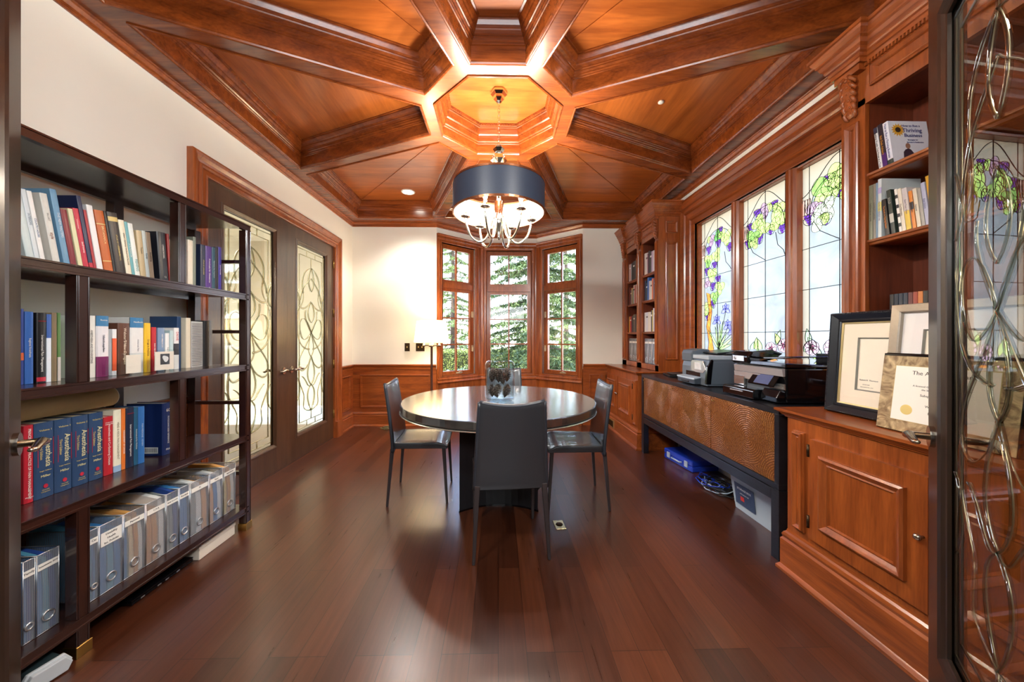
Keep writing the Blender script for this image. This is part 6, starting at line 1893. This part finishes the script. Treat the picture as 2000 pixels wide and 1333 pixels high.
dup(c0, (.065, 3.62, 0), (0, 0, R(180)), 'grey leather chair on the window side of the table, mostly hidden', GC)

# ---- glass jar of pine cones
jar_glass = glass_mat('jar_glass', (238, 243, 246), .02, ior=1.75)
JX, JY = .012, 2.70
t = thing('glass_jar', 'clear glass jar of pine cones in the middle of the table', 'jar', (JX, JY, .750))
q = MB()
prof = [(.001, .004), (.095, .004), (.112, .012), (.117, .035), (.117, .275), (.112, .300), (.098, .314), (.085, .316), (.083, .313), (.094, .308), (.106, .296), (.1125, .274), (.1125, .036), (.106, .018), (.001, .014)]
q.lathe(prof, 56, cap=False)
obj('glass_wall', q, jar_glass, t)
cone_d = plain('pine_cone_scale', (74, 56, 46), .7, noise=.35, nscale=60)
cone_t = plain('pine_cone_tip', (150, 122, 94), .75, noise=.2, nscale=80)
def make_cone(loc, rot, sc_, label):
    c = thing('pine_cone', label, 'pine cone', loc, 0, 'pine cones in the glass jar', rot)
    L = .115 * sc_; Rm = .036 * sc_
    q = MB(); q.lathe([(.001, -L * .5)] + [(Rm * .55 * math.sin(PI * (k + .5) / 9) ** .7, -L * .5 + L * (k + .5) / 9) for k in range(9)] + [(.001, L * .5)], 10); obj('core', q, cone_d, c)
    q = MB(); k = 0; n_ = 72
    for k in range(n_):
        f_ = (k + .5) / n_
        a = k * 2.39996; z = -L * .48 + L * .96 * f_
        r0 = Rm * .4 * math.sin(PI * f_) ** .6; r1 = Rm * (math.sin(PI * (f_ * .92 + .04)) ** .75) + .002
        wv = .0075 * sc_ * (.5 + .6 * math.sin(PI * f_))
        ca, sa = math.cos(a), math.sin(a)
        up_ = .010 * sc_
        def pt(r_, s, dz): return (r_ * ca - s * sa, r_ * sa + s * ca, z + dz)
        vs = [pt(r0, -wv * .5, 0), pt(r0, wv * .5, 0), pt(r1, wv, up_ * .7), pt(r1 + .003, 0, up_), pt(r1, -wv, up_ * .7), pt(r0, 0, .003), pt(r1, 0, up_ * .7 + .004 * sc_)]
        q.add(vs, [(0, 5, 6, 4), (5, 1, 2, 6), (0, 4, 3, 2, 1)], 0)
        q.add([vs[4], vs[6], vs[2], vs[3]], [(0, 3, 1), (3, 2, 1)], 1)
    obj('scales', q, [cone_d, cone_t], c, fixn=False)
    return c
cz = .750 + .016
cone0 = None
NAMES = {0: 'front right', 72: 'back right', 144: 'back', 216: 'left', 288: 'front left'}
k = 0
for layer, zz, r0, off, sc_ in (('lower', .058, .064, -40, .84), ('upper', .172, .058, -75, .92)):
    for j in range(5 if layer == 'lower' else 4):
        a = R(off + j * (72 if layer == 'lower' else 90))
        lb = '%s pine cone in the %s layer of the jar' % ((['front right', 'right', 'back', 'left', 'front left'] if layer == 'lower' else ['front', 'right', 'back', 'left'])[j], layer)
        rot = (.30 * math.sin(k * 2.1), .30 * math.cos(k * 1.7), k * 1.3)
        loc = (JX + r0 * math.cos(a), JY + r0 * math.sin(a), cz + zz + .012 * (j % 2) * (layer == 'upper'))
        if cone0 is None:
            cone0 = make_cone(loc, rot, 1.0, lb); cone0.scale = (sc_, sc_, sc_)
        else: dup(cone0, loc, rot, lb, 'pine cones in the glass jar', (sc_, sc_, sc_ * (1.08 if layer == 'upper' else 1)))
        k += 1

# ---- floor lamp
t = thing('floor_lamp', 'floor lamp with a lit cream drum shade beside the bay windows', 'lamp', (-.865, 4.45, 0))
q = MB(); q.lathe([(.001, 0), (.140, 0), (.142, .008), (.135, .018), (.03, .026), (.014, .04), (.001, .04)], 40); obj('base', q, nickel, t)
q = MB(); q.lathe([(.0155, .03), (.0155, 1.12), (.022, 1.125), (.022, 1.14), (.010, 1.15), (.008, 1.45), (.001, 1.46)], 20); obj('pole', q, nickel, t)
q = MB(); q.box(-.10, .10, -.008, .008, 1.135, 1.150); q.box(-.008, .008, -.10, .10, 1.135, 1.150)
for a, b in ((-.10, 0), (.10, 0), (0, -.10), (0, .10)): q.lathe([(.018, 1.128), (.020, 1.150), (.014, 1.155), (.014, 1.20)], 14, (a, b, 0))
obj('cross_arms', q, nickel, t)
m_, n_, b_ = newmat('linen_lamp_shade'); n_.nodes.remove(b_)
tl = n_.nodes.new('ShaderNodeBsdfTranslucent'); tl.inputs[0].default_value = srgb(252, 236, 200)
df = n_.nodes.new('ShaderNodeBsdfDiffuse'); df.inputs[0].default_value = srgb(246, 236, 214)
ms = n_.nodes.new('ShaderNodeMixShader'); ms.inputs[0].default_value = .6
n_.links.new(df.outputs[0], ms.inputs[1]); n_.links.new(tl.outputs[0], ms.inputs[2]); n_.links.new(ms.outputs[0], n_.nodes['Material Output'].inputs[0])
q = MB(); q.lathe([(.226, 1.178), (.184, 1.464)], 56, cap=False); so = obj('lamp_shade', q, m_, t)
q = MB(); q.tube([(.226 * math.cos(k * PI / 24), .226 * math.sin(k * PI / 24), 1.178) for k in range(48)], .003, 6, closed=True); q.tube([(.184 * math.cos(k * PI / 24), .184 * math.sin(k * PI / 24), 1.464) for k in range(48)], .003, 6, closed=True)
obj('shade_trim', q, plain('shade_tape', (206, 186, 140), .7), so)
for k in range(3):
    a = k * 2 * PI / 3
    q = MB(); q.ball((.07 * math.cos(a), .07 * math.sin(a), 1.30), .028, 14, sz=1.3); obj('bulb', q, bulb_m, t)
lamp('floor_lamp_bulb_light', 'POINT', (-.865, 4.45, 1.38), 6, (1.0, .82, .58), .06)

# ---- small fixtures
for (x0, x1, lb) in ((-1.316, -1.245, 'single dark bronze switch plate left of the floor lamp'), (-1.159, -1.037, 'double dark bronze switch plate behind the lamp shade')):
    t = thing('switch_plate', lb, 'light switch', ((x0 + x1) / 2, YB, 1.11))
    w_ = x1 - x0
    q = MB(); q.box(-w_ / 2, w_ / 2, -.006, 0, -.057, .057); obj('plate', q, bronze, t, bev=.002)
    for k in range(1 if w_ < .1 else 2):
        xx = 0 if w_ < .1 else (-.025 + .05 * k)
        q = MB(); q.box(xx - .005, xx + .005, -.016, -.005, -.010, .012); obj('toggle', q, plain('ivory_toggle', (206, 180, 120), .4), t)
t = thing('floor_outlet', 'rectangular brass outlet plate set in the floor right of the near chair', 'outlet', (.405, 2.26, 0), R(4))
q = MB(); q.box(-.034, .034, -.052, .052, 0, .006); obj('plate', q, plain('bright_brass_plate', (214, 196, 150), .25, .8), t, bev=.0015)
q = MB(); q.lathe([(.001, .008), (.022, .008), (.024, .006)], 24); obj('socket', q, bronze, t)
q = MB()
for yy in (-.040, .040): q.lathe([(.001, .0075), (.004, .007), (.0045, .006)], 10, (0, yy, 0))
obj('screws', q, nickel, t)
t = thing('power_plug', 'black plug and short cord on the floor behind the right front chair leg', 'plug', (.372, 2.66, 0))
q = MB(); q.box(-.025, .035, -.015, .015, 0, .022); obj('plug_body', q, black_plastic, t, bev=.003)
q = MB(); q.tube([(.0, .0, .02), (.005, .0, .06), (.02, .01, .10), (-.01, .03, .13), (-.03, .06, .06), (-.05, .12, .006), (-.04, .18, .005)], .004, 6); obj('cord', q, black_plastic, t)
t = thing('cord_bundle', 'small heap of thin brown cord on the floor by the left wainscot', 'cord', (-1.50, 4.68, 0))
for k in range(3):
    q = MB(); q.tube([((.10 - .02 * k) * math.cos(j * .5 + k) * (1 + .2 * math.sin(j)), .05 * math.sin(j * .5 + k), .006 + .012 * abs(math.sin(j * .7 + k)) + .006 * k) for j in range(24)], .004, 6); obj('cord_loop', q, plain('olive_cord', (120, 108, 72), .6), t)
# ================================================================== OUTDOORS
def leafmat(name, a, b_):
    m, n, b = newmat(name)
    tcn = n.nodes.new('ShaderNodeTexCoord'); nz = n.nodes.new('ShaderNodeTexNoise'); nz.inputs['Scale'].default_value = 3.0; nz.inputs['Detail'].default_value = 4
    n.links.new(tcn.outputs['Object'], nz.inputs[0])
    mx = n.nodes.new('ShaderNodeMix'); mx.data_type = 'RGBA'; mx.inputs[6].default_value = srgb(*a); mx.inputs[7].default_value = srgb(*b_)
    n.links.new(nz.outputs[0], mx.inputs[0]); n.links.new(mx.outputs[2], b.inputs['Base Color'])
    b.inputs['Roughness'].default_value = .7
    return m
spruce_m = leafmat('spruce_needles', (58, 80, 50), (122, 142, 84))
hedge_m = leafmat('hedge_leaves', (66, 86, 34), (146, 158, 76))
thin_m = leafmat('larch_needles', (84, 106, 56), (140, 154, 92))
bark = plain('tree_bark', (84, 70, 58), .9, noise=.3, nscale=20, bump=.5)
q = MB(); q.box(-40, 40, 5.6, 70, -.40, -.30)
struct('ground', q, leafmat('mulch_ground', (150, 128, 96), (206, 188, 150)))
def clear_of_sight(): pass
def conifer(name, x, y, h_, base, spread, nb, label, mat, seed, tw=20, dens=1.0, droop=.25):
    rnd = random.Random(seed)
    t = thing(name, label, 'tree', (x, y, -.32), 0, 'trees outside the bay windows')
    q = MB(); q.tube([(0, 0, 0), (.02, 0, h_ * .4), (0, .02, h_ * .8), (0, 0, h_)], [.13, .10, .05, .01], 8); obj('trunk', q, bark, t)
    br = MB(); fo = MB()
    for k in range(nb):
        f_ = (k + rnd.random()) / nb
        z = base + (h_ - base) * f_
        L = spread * (1 - f_ * .85) * rnd.uniform(.75, 1.1)
        a = k * 2.39996 + rnd.uniform(-.4, .4)
        pts = []
        for j in range(6):
            u_ = j / 5
            pts.append(Vector((L * u_ * math.cos(a), L * u_ * math.sin(a), z + L * (.10 * u_ - droop * u_ * u_ * 1.6 + .10 * u_ ** 3))))
        br.tube(pts, [.020, .017, .014, .010, .007, .004], 5)
        n_ = int(tw * dens * (.5 + L / spread))
        for j in range(n_):
            u_ = rnd.uniform(.12, 1.0)
            i_ = min(4, int(u_ * 5)); p = pts[i_].lerp(pts[i_ + 1], u_ * 5 - i_)
            side = rnd.choice((-1, 1)); ln_ = rnd.uniform(.18, .42) * (1.1 - .5 * u_)
            aa = a + side * rnd.uniform(.5, 1.2)
            e_ = p + Vector((math.cos(aa) * ln_, math.sin(aa) * ln_, -rnd.uniform(.02, .28) * ln_ * 2))
            # a twig carries needle tufts: narrow leaf blades in two crossed planes
            for s in range(7):
                w_ = (s + .5) / 7; c = p.lerp(e_, w_)
                for r_ in range(2):
                    dv = Vector((rnd.uniform(-1, 1), rnd.uniform(-1, 1), rnd.uniform(-.9, .5))).normalized() * rnd.uniform(.05, .10)
                    sv = dv.cross(Vector((rnd.uniform(-1, 1), rnd.uniform(-1, 1), 1))).normalized() * .013
                    fo.add([c - sv, c + sv, c + dv + sv * .4, c + dv - sv * .4], [(0, 1, 2, 3)])
    obj('branches', br, bark, t); obj('needles', fo, mat, t, fixn=False)
    return t
conifer('spruce_tree', .85, 8.0, 7.0, .6, 2.05, 120, 'drooping spruce filling the middle bay window', spruce_m, 3, 30, 1.6)
conifer('spruce_tree', 4.4, 8.1, 7.5, 1.1, 1.6, 46, 'spruce standing right of the one in the middle window', spruce_m, 8, 20)
conifer('larch_tree', -1.75, 13.2, 6.2, .6, 1.8, 80, 'thin pale conifer in the left bay window', thin_m, 12, 26)
conifer('larch_tree', -4.6, 15.0, 6.0, .8, 1.8, 50, 'distant conifer at the left of the left bay window', thin_m, 17, 20)
conifer('larch_tree', 2.9, 14.6, 7.0, .5, 2.1, 60, 'distant conifer behind the hedge to the right', thin_m, 23, 26)
def hedge(name, x0, x1, y0, y1, z0, z1, label, n_, seed):
    rnd = random.Random(seed)
    t = thing(name, label, 'hedge', (0, 0, 0))
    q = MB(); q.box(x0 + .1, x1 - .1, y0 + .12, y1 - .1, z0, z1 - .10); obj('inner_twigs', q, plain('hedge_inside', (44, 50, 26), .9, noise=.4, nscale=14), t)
    q = MB()
    for k in range(n_):
        f_ = rnd.random()
        x = rnd.uniform(x0, x1)
        if f_ < .65: p = Vector((x, y0 + rnd.uniform(0, .16), rnd.uniform(z0, z1)))
        else: p = Vector((x, rnd.uniform(y0, y1), z1 - rnd.uniform(0, .12)))
        d = Vector((rnd.uniform(-1, 1), rnd.uniform(-1, .4), rnd.uniform(-.4, 1))).normalized() * rnd.uniform(.03, .065)
        s = d.cross(Vector((rnd.uniform(-1, 1), rnd.uniform(-1, 1), rnd.uniform(-1, 1)))).normalized() * .014
        q.add([p, p + d * .5 + s, p + d, p + d * .5 - s], [(0, 1, 2, 3)])
    obj('leaves', q, hedge_m, t, fixn=False)
hedge('hedge', -4.2, 4.6, 10.2, 11.2, -.3, .86, 'clipped green hedge across the garden outside the bay', 26000, 4)
q = MB(); q.box(-16, 16, 17.5, 23, -.30, -.27); struct('ground_path', q, plain('pale_driveway', (226, 222, 214), .8))
t = thing('garden_post', 'white leaning marker post in the garden bed, left window', 'post', (-1.18, 7.6, -.30))
q = MB(); q.bar((0, 0, 0), (.06, .02, .82), .05, .05); q.bar((.09, 0, 0), (.13, .02, .62), .045, .045); obj('stakes', q, plain('white_stake', (232, 232, 228), .6), t)
